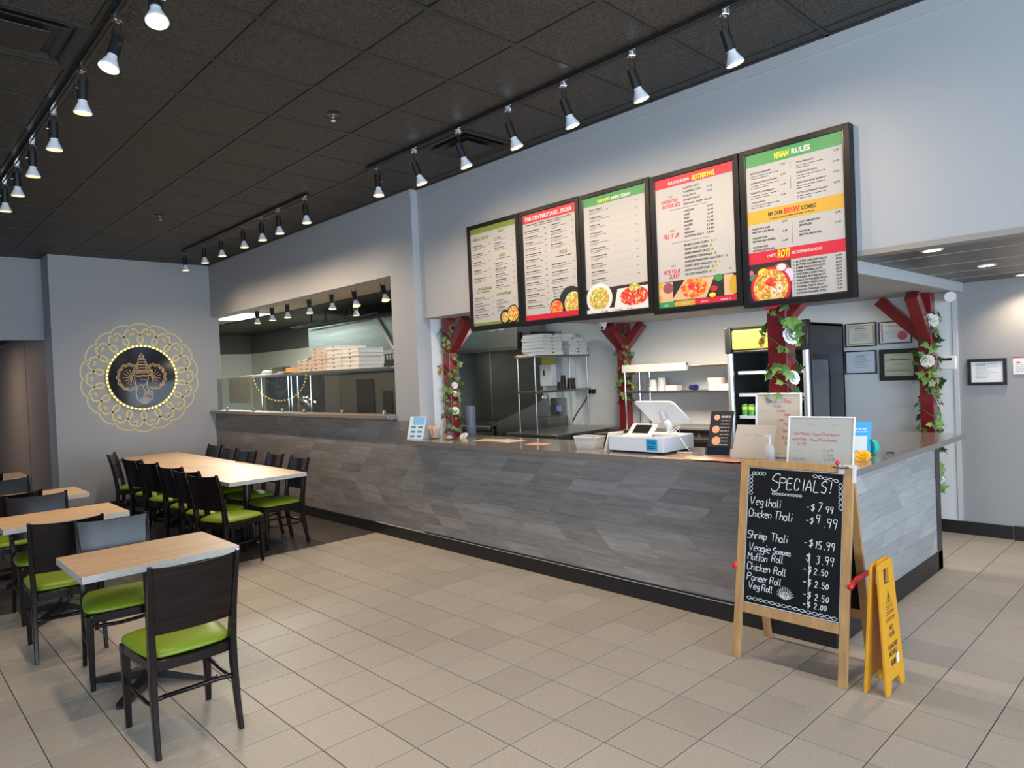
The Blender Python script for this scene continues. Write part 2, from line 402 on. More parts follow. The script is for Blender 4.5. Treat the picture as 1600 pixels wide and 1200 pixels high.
for k, (nv, d, cx, cy) in enumerate(cells):
    if k < 300 and not nv: inst('tile', tm, fl, (cx, cy, 0))
    else:
        a = (T - 0.005) / 2
        n = len(rest.v); rest.v += [(cx - a, cy - a, -0.01), (cx + a, cy - a, -0.01), (cx + a, cy + a, -0.01), (cx - a, cy + a, -0.01), (cx - a, cy - a, 0), (cx + a, cy - a, 0), (cx + a, cy + a, 0), (cx - a, cy + a, 0)]
        rest.f += [(n + 4, n + 5, n + 6, n + 7), (n, n + 1, n + 5, n + 4), (n + 1, n + 2, n + 6, n + 5), (n + 2, n + 3, n + 7, n + 6), (n + 3, n, n + 4, n + 7)]
TILE2 = plank_mat('beige_floor_tile_far', (0.355, 0.325, 0.285), (0.405, 0.372, 0.328), 0.50, (60, 90, 60), 0.10, 0.06, by_object=False)
obj('tile_field', rest, TILE2, fl, kind='stuff')
dm = tile_mesh('dark_tile', 0.607, 0.607, 0.01, DTILE)
for i in range(8):
    for j in range(-5, 6):
        cx = -6.600 - 0.305 - i * 0.61; cy = 0.455 + 0.305 + j * 0.61
        if cx < -11.3 and cy > 1.9 or cy > 4.2: continue
        inst('dark_tile', dm, fl, (cx, cy, 0))
obj('hallway_floor', MB().box(-17.9, -4, -0.01, -11.49, 1.98, -0.001), DTILE, fl)
obj('kitchen_floor', MB().box(-17.9, 4.3, -0.01, -3.3, 7.54, -0.001), DTILE, fl)
obj('transition_strip', MB().box(-6.600, -4, -0.004, -6.594, 4.10, 0.0005), BROWNBLACK, fl)

# ---- hall ceiling: 2 ft panels in a black grid
ce = struct('ceiling', MB().box(-12.2, -4, CZ + 0.012, 4.5, YS, CZ + 0.06), GRID)
g = MB(); LX = [-3.453 + 0.612 * k for k in range(-14, 14)]; LY = [2.22 + 0.622 * k for k in range(-10, 4)]
for x in LX:
    if -12.2 < x < 4.4: g.box(x - 0.012, -4, CZ - 0.004, x + 0.012, YS, CZ + 0.004)
for y in LY:
    if y < YS: g.box(-12.2, y - 0.012, CZ - 0.0045, 4.4, y + 0.012, CZ + 0.0035)
obj('ceiling_grid', g, GRID, ce)
pm_ = tile_mesh('ceiling_panel', 0.612 - 0.026, 0.622 - 0.026, 0.008, CEILM, 0.003)
for v in pm_.vertices: v.co.z = -v.co.z - 0.004
pm_.flip_normals()
restc = MB()
for i in range(len(LX) - 1):
    for j in range(len(LY) - 1):
        cx = LX[i] + 0.306; cy = LY[j] + 0.311
        if cx < -12.2 or cx > 4.3: continue
        if abs(cx + 4.38) < 0.1 and (abs(cy - 0.665) < 0.1 or abs(cy - 3.775) < 0.1): continue
        h = 0.311
        hx = 0.29
        if cy + h > YS: continue
        if in_view((cx, cy, CZ), 60): inst('ceiling_panel', pm_, ce, (cx, cy, CZ + 0.004))
        else: restc.box(cx - 0.29, cy - 0.296, CZ + 0.004, cx + 0.29, cy + 0.296, CZ + 0.012)
# cut row against the board wall
yb = 2.22 + 0.622 * 3
for i in range(len(LX) - 1):
    cx = LX[i] + 0.306
    if -12.2 < cx < 4.3: restc.box(cx - 0.29, yb + 0.013, CZ + 0.003, cx + 0.29, YS - 0.01, CZ + 0.011)
obj('panel_field', restc, CEILM, ce, kind='stuff')
obj('edge_angle', MB().box(-11.17, WY - 0.03, CZ - 0.004, -5.7, WY, CZ + 0.002).box(-5.7, YS - 0.03, CZ - 0.004, 4.4, YS, CZ + 0.002), GRID, ce)

def air_vent(x0, x1, y0, y1, label):
    t = thing('ceiling_vent', label, 'vent', ((x0 + x1) / 2, (y0 + y1) / 2, CZ))
    cx, cy = (x0 + x1) / 2, (y0 + y1) / 2; mid = (x1 - x0) / 2
    def ring(a, b, z0, z1):
        mb = MB(); c = [(-1, -1), (1, -1), (1, 1), (-1, 1)]; V = []
        for r, z in ((a, z0), (b, z1), (b, z1 + 0.006), (a, z0 + 0.006)): V += [(cx + sx * r, cy + sy * r, z) for sx, sy in c]
        F_ = []
        for k in range(4):
            for q in range(4): F_.append((k * 4 + q, k * 4 + (q + 1) % 4, ((k + 1) % 4) * 4 + (q + 1) % 4, ((k + 1) % 4) * 4 + q))
        return mb.add(V, F_)
    obj('vent_flange', ring(mid, mid - 0.035, CZ - 0.010, CZ - 0.010), GRID, t)
    obj('vent_louver', ring(mid - 0.035, mid - 0.095, CZ - 0.012, CZ + 0.045), GRID, t)
    obj('vent_louver', ring(mid - 0.085, mid - 0.145, CZ - 0.014, CZ + 0.035), GRID, t)
    obj('vent_plate', MB().box(cx - mid + 0.16, cy - mid + 0.16, CZ - 0.018, cx + mid - 0.16, cy + mid - 0.16, CZ - 0.012), GRID, t, bevel=0.003)
    obj('vent_throat', MB().box(x0 + 0.02, y0 + 0.02, CZ + 0.056, x1 - 0.02, y1 - 0.02, CZ + 0.062), DARK, t)
ap = {}
air_vent(-4.677, -4.065, 0.354, 0.976, 'square black ceiling vent beside the left row of track lamps')
air_vent(-4.677, -4.065, 3.464, 4.086, 'square black ceiling vent above the menu boards, by the wall')
def sprinkler(x, y, label):
    t = thing('sprinkler', label, 'sprinkler', (x, y, CZ), 'ceiling sprinklers')
    obj('escutcheon', MB().lathe((x, y, CZ - 0.012), [(0.045, 0.010), (0.045, 0.004), (0.03, 0.0)], 20), BLKM, t, smooth=False)
    m = MB().cyl((x, y, CZ - 0.03), (x, y, CZ - 0.008), 0.012)
    m.tube([(x - 0.018, y, CZ - 0.012), (x - 0.016, y, CZ - 0.035), (x, y, CZ - 0.05), (x + 0.016, y, CZ - 0.035), (x + 0.018, y, CZ - 0.012)], 0.003)
    obj('sprinkler_head', m, CHROME, t)
    obj('deflector', MB().cyl((x, y, CZ - 0.055), (x, y, CZ - 0.051), 0.018, seg=10), CHROME, t)
sprinkler(-4.38, 2.53, 'nearest ceiling sprinkler, in the middle of the black ceiling')
sprinkler(-8.10, 2.50, 'small ceiling sprinkler halfway towards the medallion wall')
sprinkler(-10.62, 2.50, 'farthest ceiling sprinkler, close to the medallion wall')

# ---- walls
wl = struct('wall_left', MB().box(WX - 0.48, 1.98, 0, WX, WY + 0.12, CZ), WALL)
struct('trim_1', MB().box(WX, 1.98, CZ - 0.035, WX + 0.008, WY, CZ - 0.004), WALL)
struct('wall_hallway_header', MB().box(-11.80, -4, 2.44, -11.65, 1.98, CZ), WALL)
TAUPE = mat('hallway_taupe', (0.22, 0.185, 0.16), 0.6)
struct('wall_hallway_side', MB().box(-18, 1.98, 0, -11.65, 2.1, 2.6), TAUPE)
struct('wall_hallway_end', MB().box(-18.1, -4, 0, -18, 2.1, 2.6), TAUPE)
struct('ceiling_hallway', MB().box(-18, -4, 2.60, -11.7, 2.1, 2.66), DARK)
struct('trim_2', MB().box(-13.25, 1.972, 0, -13.235, 1.98, 2.6), TAUPE)

# pass-through wall
wc = struct('wall_kitchen', MB().box(-11.65, WY, 2.77, -5.70, YS + 0.1, CZ).box(-6.12, WY, 1.25, -5.70, YS + 0.1, 2.77)
            .box(-11.65, WY + 0.012, 0, -5.70, YS + 0.1, 1.25), WALL)
ws = struct('wall_boards', MB().box(-5.70, YS, 2.285, 4.5, YS + 0.12, CZ), WALL)
struct('trim_3', MB().box(-5.70, YS - 0.010, CZ - 0.075, 4.5, YS, CZ - 0.006).box(-11.17, WY - 0.010, CZ - 0.075, -5.70, WY, CZ - 0.006)
       .box(-5.70, WY, CZ - 0.075, -5.69, YS, CZ - 0.006), WALL)
BEAMM = mat('soffit_edge_trim', (0.30, 0.27, 0.235), 0.6)
struct('trim_4', MB().box(-1.55, YS - 0.006, 2.282, 4.5, YS + 0.12, 2.312), BEAMM)
struct('wall_pillar', MB().box(-6.0, YS + 0.1, 0, -5.70, 4.62, 2.285), WHITEWALL)
# cladding planks on a wall plane: slanted joints zigzag around one seam
def cladding(parent, F, u0, u1, rows, apex, flip, m, period=0.4385, zr=0.103, z0=0.118):
    """rows of parallelogram boards clipped to u0..u1"""
    key = (flip,); proto = {}
    for r in range(rows[0], rows[1]):
        zb = 0.53 + (r - 4) * zr - 0.0 * z0; zt = zb + zr
        za = 0.53
        # joint offset at height z
        def off(z): return (abs(z - za)) * (-1 if flip else 1)
        lo = off(zb); hi = off(zt)
        kk = math.floor((u0 - apex - 0.8) / period)
        while True:
            a = apex + kk * period; kk += 1
            b = a + period
            if a - 0.7 > u1: break
            g_ = 0.0004
            P = [(a + lo + g_, zb + g_), (b + lo - g_, zb + g_), (b + hi - g_, zt - g_), (a + hi + g_, zt - g_)]
            ztop = rows[2]; zbot = rows[3]
            # clip against the box
            def clip(P, f, val):
                out = []
                for i in range(len(P)):
                    p, q = P[i], P[(i + 1) % len(P)]
                    fp, fq = f(p) - val, f(q) - val
                    if fp >= 0: out.append(p)
                    if fp * fq < 0:
                        t = fp / (fp - fq); out.append((p[0] + (q[0] - p[0]) * t, p[1] + (q[1] - p[1]) * t))
                return out
            n0 = [tuple(p) for p in P]
            Q = clip(P, lambda p: p[0], u0); Q = clip(Q, lambda p: -p[0], -u1) if len(Q) > 2 else Q
            Q = clip(Q, lambda p: -p[1], -ztop) if len(Q) > 2 else Q
            Q = clip(Q, lambda p: p[1], zbot) if len(Q) > 2 else Q
            if len(Q) < 3: continue
            area_ = abs(sum(Q[i][0] * Q[(i + 1) % len(Q)][1] - Q[(i + 1) % len(Q)][0] * Q[i][1] for i in range(len(Q)))) / 2
            if area_ < 0.0006: continue
            c = F(sum(p[0] for p in Q) / len(Q), sum(p[1] for p in Q) / len(Q), 0)
            whole = (Q == n0); k_ = (hi > lo, round(hi - lo, 4))
            if whole and k_ in proto:
                inst('plank', proto[k_], parent, c - woff(parent)); continue
            o = obj('plank', MB().prism(F, Q, 0, 0.010), m, parent, loc=tuple(c))
            if whole: proto[k_] = o.data
FC = Frame((0, WY, 0), (1, 0, 0), (0, 0, 1))
FC2 = Frame((0, WY + 0.010, 0), (1, 0, 0), (0, 0, 1))
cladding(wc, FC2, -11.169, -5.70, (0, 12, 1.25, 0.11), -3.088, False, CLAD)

# ledge on the pass-through sill, with glass sneeze guard
LEDGE = mat('brown_grey_ledge', (0.22, 0.19, 0.165), 0.35)
lg = obj('sill_ledge', MB().box(-11.165, WY - 0.09, 1.262, -6.10, WY + 0.16, 1.302), LEDGE, bevel=0.003)
tag(lg, 'long brown grey ledge along the sill of the kitchen pass-through', 'ledge')
sg = thing('sneeze_guard', 'low clear glass guard standing on the pass-through ledge', 'glass guard', (-8.6, 4.15, 1.302))
xs = [-11.12, -9.79, -8.86, -8.25, -7.30, -6.13]
for a, b in zip(xs[:-1], xs[1:]):
    obj('glass_pane', MB().box(a + 0.004, 4.146, 1.315, b - 0.004, 4.154, 1.80), GUARD, sg)
for x in [-10.76] + xs[1:-1] + [-6.40]:
    obj('glass_clip', MB().box(x - 0.016, 4.132, 1.302, x + 0.016, 4.168, 1.352), STEEL, sg, bevel=0.002)
ou = thing('outlet', 'small grey outlet box at the right end of the pass-through ledge', 'outlet', (-6.17, WY - 0.094, 1.282))
obj('outlet_plate', MB().box(-6.20, WY - 0.098, 1.266, -6.14, WY - 0.09, 1.300), STEEL, ou, bevel=0.002)
obj('outlet_knob', MB().cyl((-6.17, WY - 0.106, 1.283), (-6.17, WY - 0.097, 1.283), 0.009), STEELD, ou)

struct('baseboard_kitchen', MB().box(WX, WY - 0.012, 0, -5.70, WY + 0.01, 0.118), BLACK, bevel=0.002)
struct('baseboard_left', MB().box(WX, 1.98, 0, WX + 0.012, WY - 0.012, 0.10), BLACK)
struct('trim_5', MB().box(-6.59, WY - 0.016, 0.118, -1.68, WY + 0.0, 0.1225), WALL)

# ---- rear wall, corridor
struct('wall_back', MB().box(-9.3, BY, 0, -1.83, BY + 0.15, 3.0), WHITEWALL)
struct('wall_corridor', MB().box(-1.83, BY + 0.006, 0, 4.5, BY + 0.15, 3.0), GREYWALL)
struct('trim_6', MB().box(-1.86, BY - 0.012, 0.135, -1.822, BY + 0.01, 2.36), mat('pale_corner_trim', (0.6, 0.6, 0.6), 0.4))
struct('baseboard_back', MB().box(-1.99 - 2.0, BY - 0.014, 0, -1.44, BY + 0.006, 0.12), BLACK, bevel=0.002)
struct('baseboard_corridor', MB().box(-1.425, BY - 0.03, 0, 4.3, BY + 0.006, 0.125), BLACK, bevel=0.002)
KC = mat('kitchen_ceiling_white', (0.50, 0.49, 0.47), 0.7)
struct('ceiling_counter', MB().box(-5.70, YS + 0.12, 2.285, -1.80, BY, 2.37), KC)
struct('trim_7', MB().box(-1.80, YS + 0.12, 2.275, -1.765, BY - 0.004, 2.362), mat('pale_beam_edge', (0.52, 0.53, 0.54), 0.5))
cc = struct('ceiling_corridor', MB().box(-1.80, YS + 0.12, 2.372, 4.5, BY, 2.42), DARK)
CORP = mat('corridor_ceiling_panel', (0.095, 0.083, 0.072), 0.4, noise=(0.25, (6, 60, 6), 3))
ys = [YS + 0.12, 4.62, 5.235, 5.86, 6.47, 7.02, BY]
for a, b in zip(ys[:-1], ys[1:]):
    for k in range(4):
        x0 = -1.765 + k * 1.55
        obj('ceiling_panel', MB().box(x0 + 0.002, a + 0.006, 2.360, x0 + 1.548, b - 0.006, 2.370), CORP, cc)
sm = MB()
for y in ys[1:-1]: sm.box(-1.765, y - 0.006, 2.357, 4.4, y + 0.006, 2.362)
obj('panel_seam', sm, mat('pale_seam', (0.42, 0.40, 0.37), 0.4), cc)
for (x, y), lb in zip(((-1.316, 4.927), (-1.301, 6.211), (-1.27, 7.32)), ('nearest round downlight in the corridor ceiling, closest to the menu wall', 'middle round downlight in the corridor ceiling', 'farthest corridor downlight, near the rear grey wall')):
    t = thing('downlight', lb, 'ceiling light', (x, y, 2.36), 'corridor downlights')
    obj('downlight_rim', MB().lathe((x, y, 2.352), [(0.062, 0.008), (0.062, 0.0), (0.048, 0.0), (0.048, 0.004)], 24), WHITEP, t)
    obj('lamp_face', MB().cyl((x, y, 2.3525), (x, y, 2.3575), 0.046, seg=24), DLITE, t)
    spot('downlight_beam', (x, y, 2.345), (x, y, 0), 75, 130, 0.8, (1.0, 0.78, 0.55), 0.05)

# ---- kitchen beyond the pass-through
KUP = mat('kitchen_upper_grey', (0.135, 0.13, 0.115), 0.7)
KLO = mat('kitchen_cream_tile', (0.74, 0.71, 0.60), 0.5)
struct('wall_kitchen_left', MB().box(-16.6, 4.3, 2.42, -16.5, 7.0, 3.05), KUP)
struct('wall_kitchen_left_lower', MB().box(-16.6, 4.3, 0, -16.5, 7.0, 2.42), KLO)
struct('wall_kitchen_rear', MB().box(-16.5, 7.0, 2.42, -9.3, 7.15, 3.05), KUP)
struct('wall_kitchen_rear_lower', MB().box(-16.5, 7.0, 0, -9.3, 7.15, 2.42), KLO)
struct('wall_kitchen_jog', MB().box(-9.42, 7.0, 0, -9.3, BY + 0.15, 3.05), WHITEWALL)
struct('wall_kitchen_front', MB().box(-16.6, YS + 0.0, 0, -11.65, YS + 0.1, 3.05), KUP)
KCB = mat('kitchen_ceiling_beige', (0.50, 0.41, 0.30), 0.7)
struct('ceiling_kitchen', MB().box(-16.6, YS + 0.1, 2.90, -5.70, 5.34, 2.96), KCB)
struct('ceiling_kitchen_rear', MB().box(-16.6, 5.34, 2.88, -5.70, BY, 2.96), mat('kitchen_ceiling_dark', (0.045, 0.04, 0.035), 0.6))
struct('wall_kitchen_right', MB().box(-6.2, 5.2, 2.37, -5.72, BY, 2.9), KUP)
tf = thing('troffer_light', 'bright rectangular ceiling light at the left end of the kitchen', 'ceiling light', (-12.15, 5.0, 2.9))
obj('troffer_frame', MB().box(-12.88, 4.68, 2.885, -11.40, 5.27, 2.899), WHITEP, tf)
obj('diffuser', MB().box(-12.84, 4.72, 2.880, -11.44, 5.23, 2.886), TROFF, tf)
area('troffer_beam', (-12.14, 4.97, 2.86), (0, 0, 0), 1.3, 0.45, 190, (0.93, 1.0, 0.93))
area('kitchen_fill', (-3.9, 6.0, 2.27), (0, 0, 0), 1.2, 0.6, 75, (1.0, 0.88, 0.72))  # added fill lamp, brightens the kitchen behind the counter; no panel there
area('kitchen_fill', (-7.6, 5.8, 2.85), (0, 0, 0), 1.2, 0.6, 30, (0.9, 1.0, 0.93))  # added fill lamp for the kitchen beyond the pass-through, without a fixture
area('hallway_fill', (-14.0, 0.6, 2.55), (0, 0, 0), 0.6, 0.6, 45, (1.0, 0.78, 0.60))  # added warm fill, lifts the dark hallway; no lamp modelled

# ---- unseen rest of the room: glazed sides
struct('wall_front', MB().box(-12.2, -4.1, 0, -2.8, -3.2, CZ).box(-2.8, -3.3, 0, 4.5, -3.2, 0.4).box(-2.8, -3.3, 2.95, 4.5, -3.2, CZ)
       .box(-0.8, -3.3, 0.4, -0.7, -3.2, 2.95).box(1.5, -3.3, 0.4, 1.6, -3.2, 2.95), WALL)
struct('wall_right', MB().box(4.0, -3.3, 0, 4.1, 5.4, 0.4).box(4.0, -3.3, 2.95, 4.1, 5.4, CZ).box(4.0, 5.4, 0, 4.1, 7.6, 2.5)
       .box(4.0, -0.8, 0.4, 4.1, -0.7, 2.95).box(4.0, 1.8, 0.4, 4.1, 1.9, 2.95).box(4.0, 4.1, 0.4, 4.1, 4.3, 2.95), WALL)

# ================================================================== service counter
ct = thing('service_counter', 'long service counter clad in grey slanted wood planks with a black base', 'counter', (-3.7, WY, 0))
obj('carcass', MB().box(-5.695, WY + 0.006, 0.11, -1.672, 4.38, 1.028).box(-2.02, 4.38, 0.11, -1.672, 6.12, 1.028), DARK, ct)
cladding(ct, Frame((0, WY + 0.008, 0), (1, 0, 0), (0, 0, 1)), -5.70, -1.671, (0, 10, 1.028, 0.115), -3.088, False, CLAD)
cladding(ct, Frame((-1.672, 0, 0), (0, 1, 0), (0, 0, 1)), WY - 0.002, 6.118, (0, 10, 1.028, 0.14), 5.44, True, CLAD_LIT)
obj('kick_plate', MB().box(-5.70, WY - 0.012, 0, -1.655, WY + 0.04, 0.135).box(-1.70, WY + 0.04, 0, -1.655, 6.23, 0.150), BLACK, ct, bevel=0.002)
obj('corner_bead', MB().box(-1.6725, WY - 0.004, 0.135, -1.660, WY + 0.006, 1.028), mat('grey_bead', (0.2, 0.19, 0.18), 0.5), ct)
obj('end_post', MB().box(-1.74, 6.118, 0, -1.655, 6.225, 1.028), BROWNBLACK, ct, bevel=0.002)
tpm = MB()
FZ = Frame((0, 0, 0), (1, 0, 0), (0, 1, 0))
tpm.box(-5.83, 3.975, 1.03, -1.50, 4.117, 1.07).box(-5.695, 4.117, 1.03, -1.50, 4.395, 1.07).box(-5.53, 4.395, 1.03, -2.17, 4.66, 1.07).box(-2.03, 4.395, 1.03, -1.50, 4.56, 1.07).box(-2.17, 4.395, 1.03, -2.03, 4.415, 1.07).box(-2.14, 4.56, 1.03, -1.50, 6.33, 1.07)
obj('countertop', tpm, TOPM, ct)
# ================================================================== dining furniture
def lerp(a, b, t): return a + (b - a) * t
def make_chair():
    t = thing('dining_chair', 'x', 'chair')
    zs = [0, 0.15, 0.30, 0.45, 0.60, 0.75, 0.895]; xs_ = [0.0, 0.028, 0.046, 0.048, 0.030, 0.0, -0.042]
    def leg_sweep(y0, y1, path, wx, wy):
        mb = MB(); V = []
        for (x, y, z), a, b in zip(path, wx, wy): V += [(x - a, y - b, z), (x + a, y - b, z), (x + a, y + b, z), (x - a, y + b, z)]
        F_ = [(0, 3, 2, 1)] + [(k * 4 + q, k * 4 + (q + 1) % 4, (k + 1) * 4 + (q + 1) % 4, (k + 1) * 4 + q) for k in range(len(path) - 1) for q in range(4)]
        n = (len(path) - 1) * 4; F_.append((n, n + 1, n + 2, n + 3)); return mb.add(V, F_)
    for s in (-1, 1):
        path = [(x, s * (0.190 - 0.006 * min(z, 0.45) / 0.45 + 0.014 * max(0, z - 0.45) / 0.45), z) for x, z in zip(xs_, zs)]
        obj('leg', leg_sweep(0, 0, path, [0.016, 0.019, 0.022, 0.024, 0.021, 0.018, 0.013], [0.012, 0.013, 0.015, 0.016, 0.014, 0.012, 0.010]), CHAIRW, t, bevel=0.005, smooth='auto')
    for s in (-1, 1):
        path = [(0.452, s * 0.195, 0), (0.450, s * 0.197, 0.22), (0.447, s * 0.198, 0.425)]
        obj('leg', leg_sweep(0, 0, path, [0.013, 0.017, 0.021], [0.013, 0.017, 0.021]), CHAIRW, t, bevel=0.004, smooth='auto')
    # apron
    fr = MB()
    out = [(0.05, -0.188), (0.44, -0.214), (0.470, -0.19), (0.470, 0.19), (0.44, 0.214), (0.05, 0.188), (0.035, 0.10), (0.030, 0), (0.035, -0.10)]
    FZ_ = Frame((0, 0, 0), (1, 0, 0), (0, 1, 0))
    fr.prism(FZ_, out, 0.382, 0.432)
    obj('seat_frame', fr, CHAIRW, t, bevel=0.005, smooth='auto')
    # cushion: domed vinyl pad
    cu = MB(); NR = 6; base = [(0.052, -0.165), (0.10, -0.195), (0.30, -0.212), (0.44, -0.218), (0.482, -0.195), (0.492, 0), (0.482, 0.195), (0.44, 0.218), (0.30, 0.212), (0.10, 0.195), (0.052, 0.165), (0.042, 0)]
    prof = [(1.0, 0.432), (1.02, 0.444), (1.01, 0.456), (0.96, 0.468), (0.84, 0.479), (0.60, 0.488), (0.3, 0.492)]
    cxm, V, n = 0.27, [], len(base)
    for sc, z in prof: V += [(cxm + (x - cxm) * sc, y * sc, z) for x, y in base]
    cu.add(V, [(k * n + i, k * n + (i + 1) % n, (k + 1) * n + (i + 1) % n, (k + 1) * n + i) for k in range(len(prof) - 1) for i in range(n)] + [tuple(range((len(prof) - 1) * n, len(prof) * n)), tuple(range(n))[::-1]])
    o = obj('seat', cu, VINYL, t, smooth=True); sb = o.modifiers.new('s', 'SUBSURF'); sb.levels = sb.render_levels = 1
    # curved backrest panel
    bk = MB(); V = []; NU = 10
    rows_ = [(0.560, 0.026, 0.178), (0.66, 0.008, 0.182), (0.78, -0.013, 0.187), (0.885, -0.032, 0.193)]
    for th in (0, 1):
        for z, x, hw in rows_:
            for i in range(NU + 1):
                u = -1 + 2 * i / NU; bow = -0.020 * (1 - u * u)
                V.append((x + bow + (0.010 if th else 0), u * hw, z - (0.012 * (1 - u * u) if z > 0.88 else 0)))
    m_ = NU + 1; q = len(rows_) * m_; F_ = []
    for k in range(len(rows_) - 1):
        for i in range(NU):
            a = k * m_ + i; F_.append((a, a + m_, a + m_ + 1, a + 1)); F_.append((q + a, q + a + 1, q + a + m_ + 1, q + a + m_))
    for i in range(NU):
        F_.append((i, i + 1, q + i + 1, q + i)); a = (len(rows_) - 1) * m_ + i; F_.append((a, q + a, q + a + 1, a + 1))
    for k in range(len(rows_) - 1):
        a = k * m_; F_.append((a, q + a, q + a + m_, a + m_)); a += NU; F_.append((a, a + m_, q + a + m_, q + a))
    obj('backrest', bk.add(V, F_), CHAIRW, t, smooth='auto')
    # bowed stretcher
    for s in (-1, 1):
        obj('stretcher', MB().tube([(0.035, s * 0.186, 0.235), (0.14, s * 0.193, 0.225), (0.30, s * 0.196, 0.225), (0.448, s * 0.197, 0.235)], 0.010, 8), CHAIRW, t, smooth=True)
    obj('stretcher', MB().tube([(0.035, -0.186, 0.262), (0.075, -0.12, 0.25), (0.085, 0, 0.245), (0.075, 0.12, 0.25), (0.035, 0.186, 0.262)], 0.012, 8), CHAIRW, t, smooth=True)
    return t
ch0 = make_chair()
used = []
def chair(x, y, deg, label, group):
    if not used:
        used.append(1); ch0.location = (x, y, 0); ch0.rotation_euler = (0, 0, R(deg)); ch0['label'] = label; ch0['group'] = group; return ch0
    return dup(ch0, (x, y, 0), R(deg), label, group)
G1 = 'black and lime chairs at the small tables'; G2 = 'black and lime chairs along the long table'
chair(-3.43, 1.125, 180, 'nearest black chair with lime green seat, seen from behind in the foreground', G1)
chair(-4.93, 1.15, -6, 'black chair with green seat tucked under the far side of the nearest small table', G1)
chair(-5.20, 0.945, 175, 'black chair seen from behind, pushed against the second small table', G1)
chair(-6.60, 1.02, 0, 'black chair with blue sheen on its back, beyond the second small table', G1)
chair(-6.98, 0.90, 180, 'black chair between the second and third small tables, back towards the camera', G1)
chair(-8.15, 1.00, 0, 'black chair facing the camera beyond the third small table', G1)
chair(-8.80, 0.86, 180, 'black chair with its back to the camera at the farthest small table', G1)
chair(-10.45, 0.98, 0, 'farthest black chair of the small-table row, at the left picture edge', G1)
LA = ['farthest chair on the near side of the long table, turned askew by the medallion wall', 'second chair from the medallion wall on the near side of the long table',
      'third chair from the medallion wall on the near side of the long table', 'fourth chair from the medallion wall on the near side of the long table',
      'last but one chair on the near side of the long table', 'chair at the near corner of the long table, its whole green seat showing']
for (x, y, d), l in zip(((-9.86, 2.36, 66), (-8.83, 2.32, 104), (-8.28, 2.32, 106), (-7.56, 2.33, 108), (-7.03, 2.31, 108), (-6.52, 2.28, 110)), LA): chair(x, y, d, l, G2)
LB = ['farthest chair on the wall side of the long table', 'second farthest chair on the wall side of the long table', 'middle chair on the wall side of the long table',
      'last but one chair on the wall side of the long table', 'nearest chair on the wall side of the long table, by the wood cladding']
for (x, y, d), l in zip(((-9.66, 3.50, -87), (-8.98, 3.44, -90), (-8.36, 3.41, -84), (-7.66, 3.44, -91), (-7.02, 3.42, -90)), LB): chair(x, y, d, l, G2)

def small_table(x0, x1, y0, y1, label, long_=False):
    cx, cy = (x0 + x1) / 2, (y0 + y1) / 2
    t = thing('dining_table', label, 'table', (cx, cy, 0), 'oak topped dining tables')
    ob = obj('tabletop', MB().box(x0 + 0.002, y0 + 0.002, 0.715, x1 - 0.002, y1 - 0.002, 0.7505), OAKX if long_ else OAK, t, bevel=0.001)
    e = MB()
    for a in ((x0, y0, x1, y0 + 0.002), (x0, y1 - 0.002, x1, y1), (x0, y0, x0 + 0.002, y1), (x1 - 0.002, y0, x1, y1)): e.box(a[0], a[1], 0.712, a[2], a[3], 0.750)
    obj('edge_band', e, EDGE, t)
    for px in ([cx] if not long_ else [x0 + 0.65, cx - 0.65, cx + 0.65, x1 - 0.58]):
        obj('pedestal', MB().cyl((px, cy, 0.03), (px, cy, 0.70), 0.038, seg=18), BLKM, t, smooth='auto')
        b = MB()
        for k in range(4):
            a = PI / 4 * (2 * k + 1) if not long_ else PI / 2 * k + PI / 4
            c, s = math.cos(a), math.sin(a); L_ = 0.40 if long_ else 0.36
            V = []
            for r, w, z0, z1 in ((0.02, 0.04, 0.03, 0.085), (L_ * 0.5, 0.030, 0.012, 0.05), (L_ - 0.03, 0.030, 0.0, 0.022), (L_, 0.015, 0.0, 0.018)):
                for sg_, z in ((-1, z0), (1, z0), (1, z1), (-1, z1)): V.append((px + c * r - s * w * sg_, cy + s * r + c * w * sg_, z))
            b.add(V, [(0, 1, 2, 3)] + [(k2 * 4 + q, k2 * 4 + 4 + q, k2 * 4 + 4 + (q + 1) % 4, k2 * 4 + (q + 1) % 4) for k2 in range(3) for q in range(4)] + [(15, 14, 13, 12)])
        obj('cross_foot', b, BLKM, t, smooth='auto')
        obj('top_plate', MB().box(px - 0.13, cy - 0.13, 0.70, px + 0.13, cy + 0.13, 0.715), BLKM, t)
    return t
small_table(-4.69, -4.08, 0.795, 1.605, 'nearest small oak topped table with pale edges, one chair either side')
small_table(-6.60, -5.98, 0.71, 1.515, 'second small oak table from the front, left of centre')
small_table(-8.03, -7.41, 0.76, 1.55, 'third small oak table, partly hidden behind chair backs')
small_table(-10.2, -9.55, 0.62, 1.41, 'farthest small oak table, against the left picture edge')
small_table(-10.72, -6.74, 2.58, 3.39, 'long oak topped communal table with many chairs in front of the medallion wall', True)

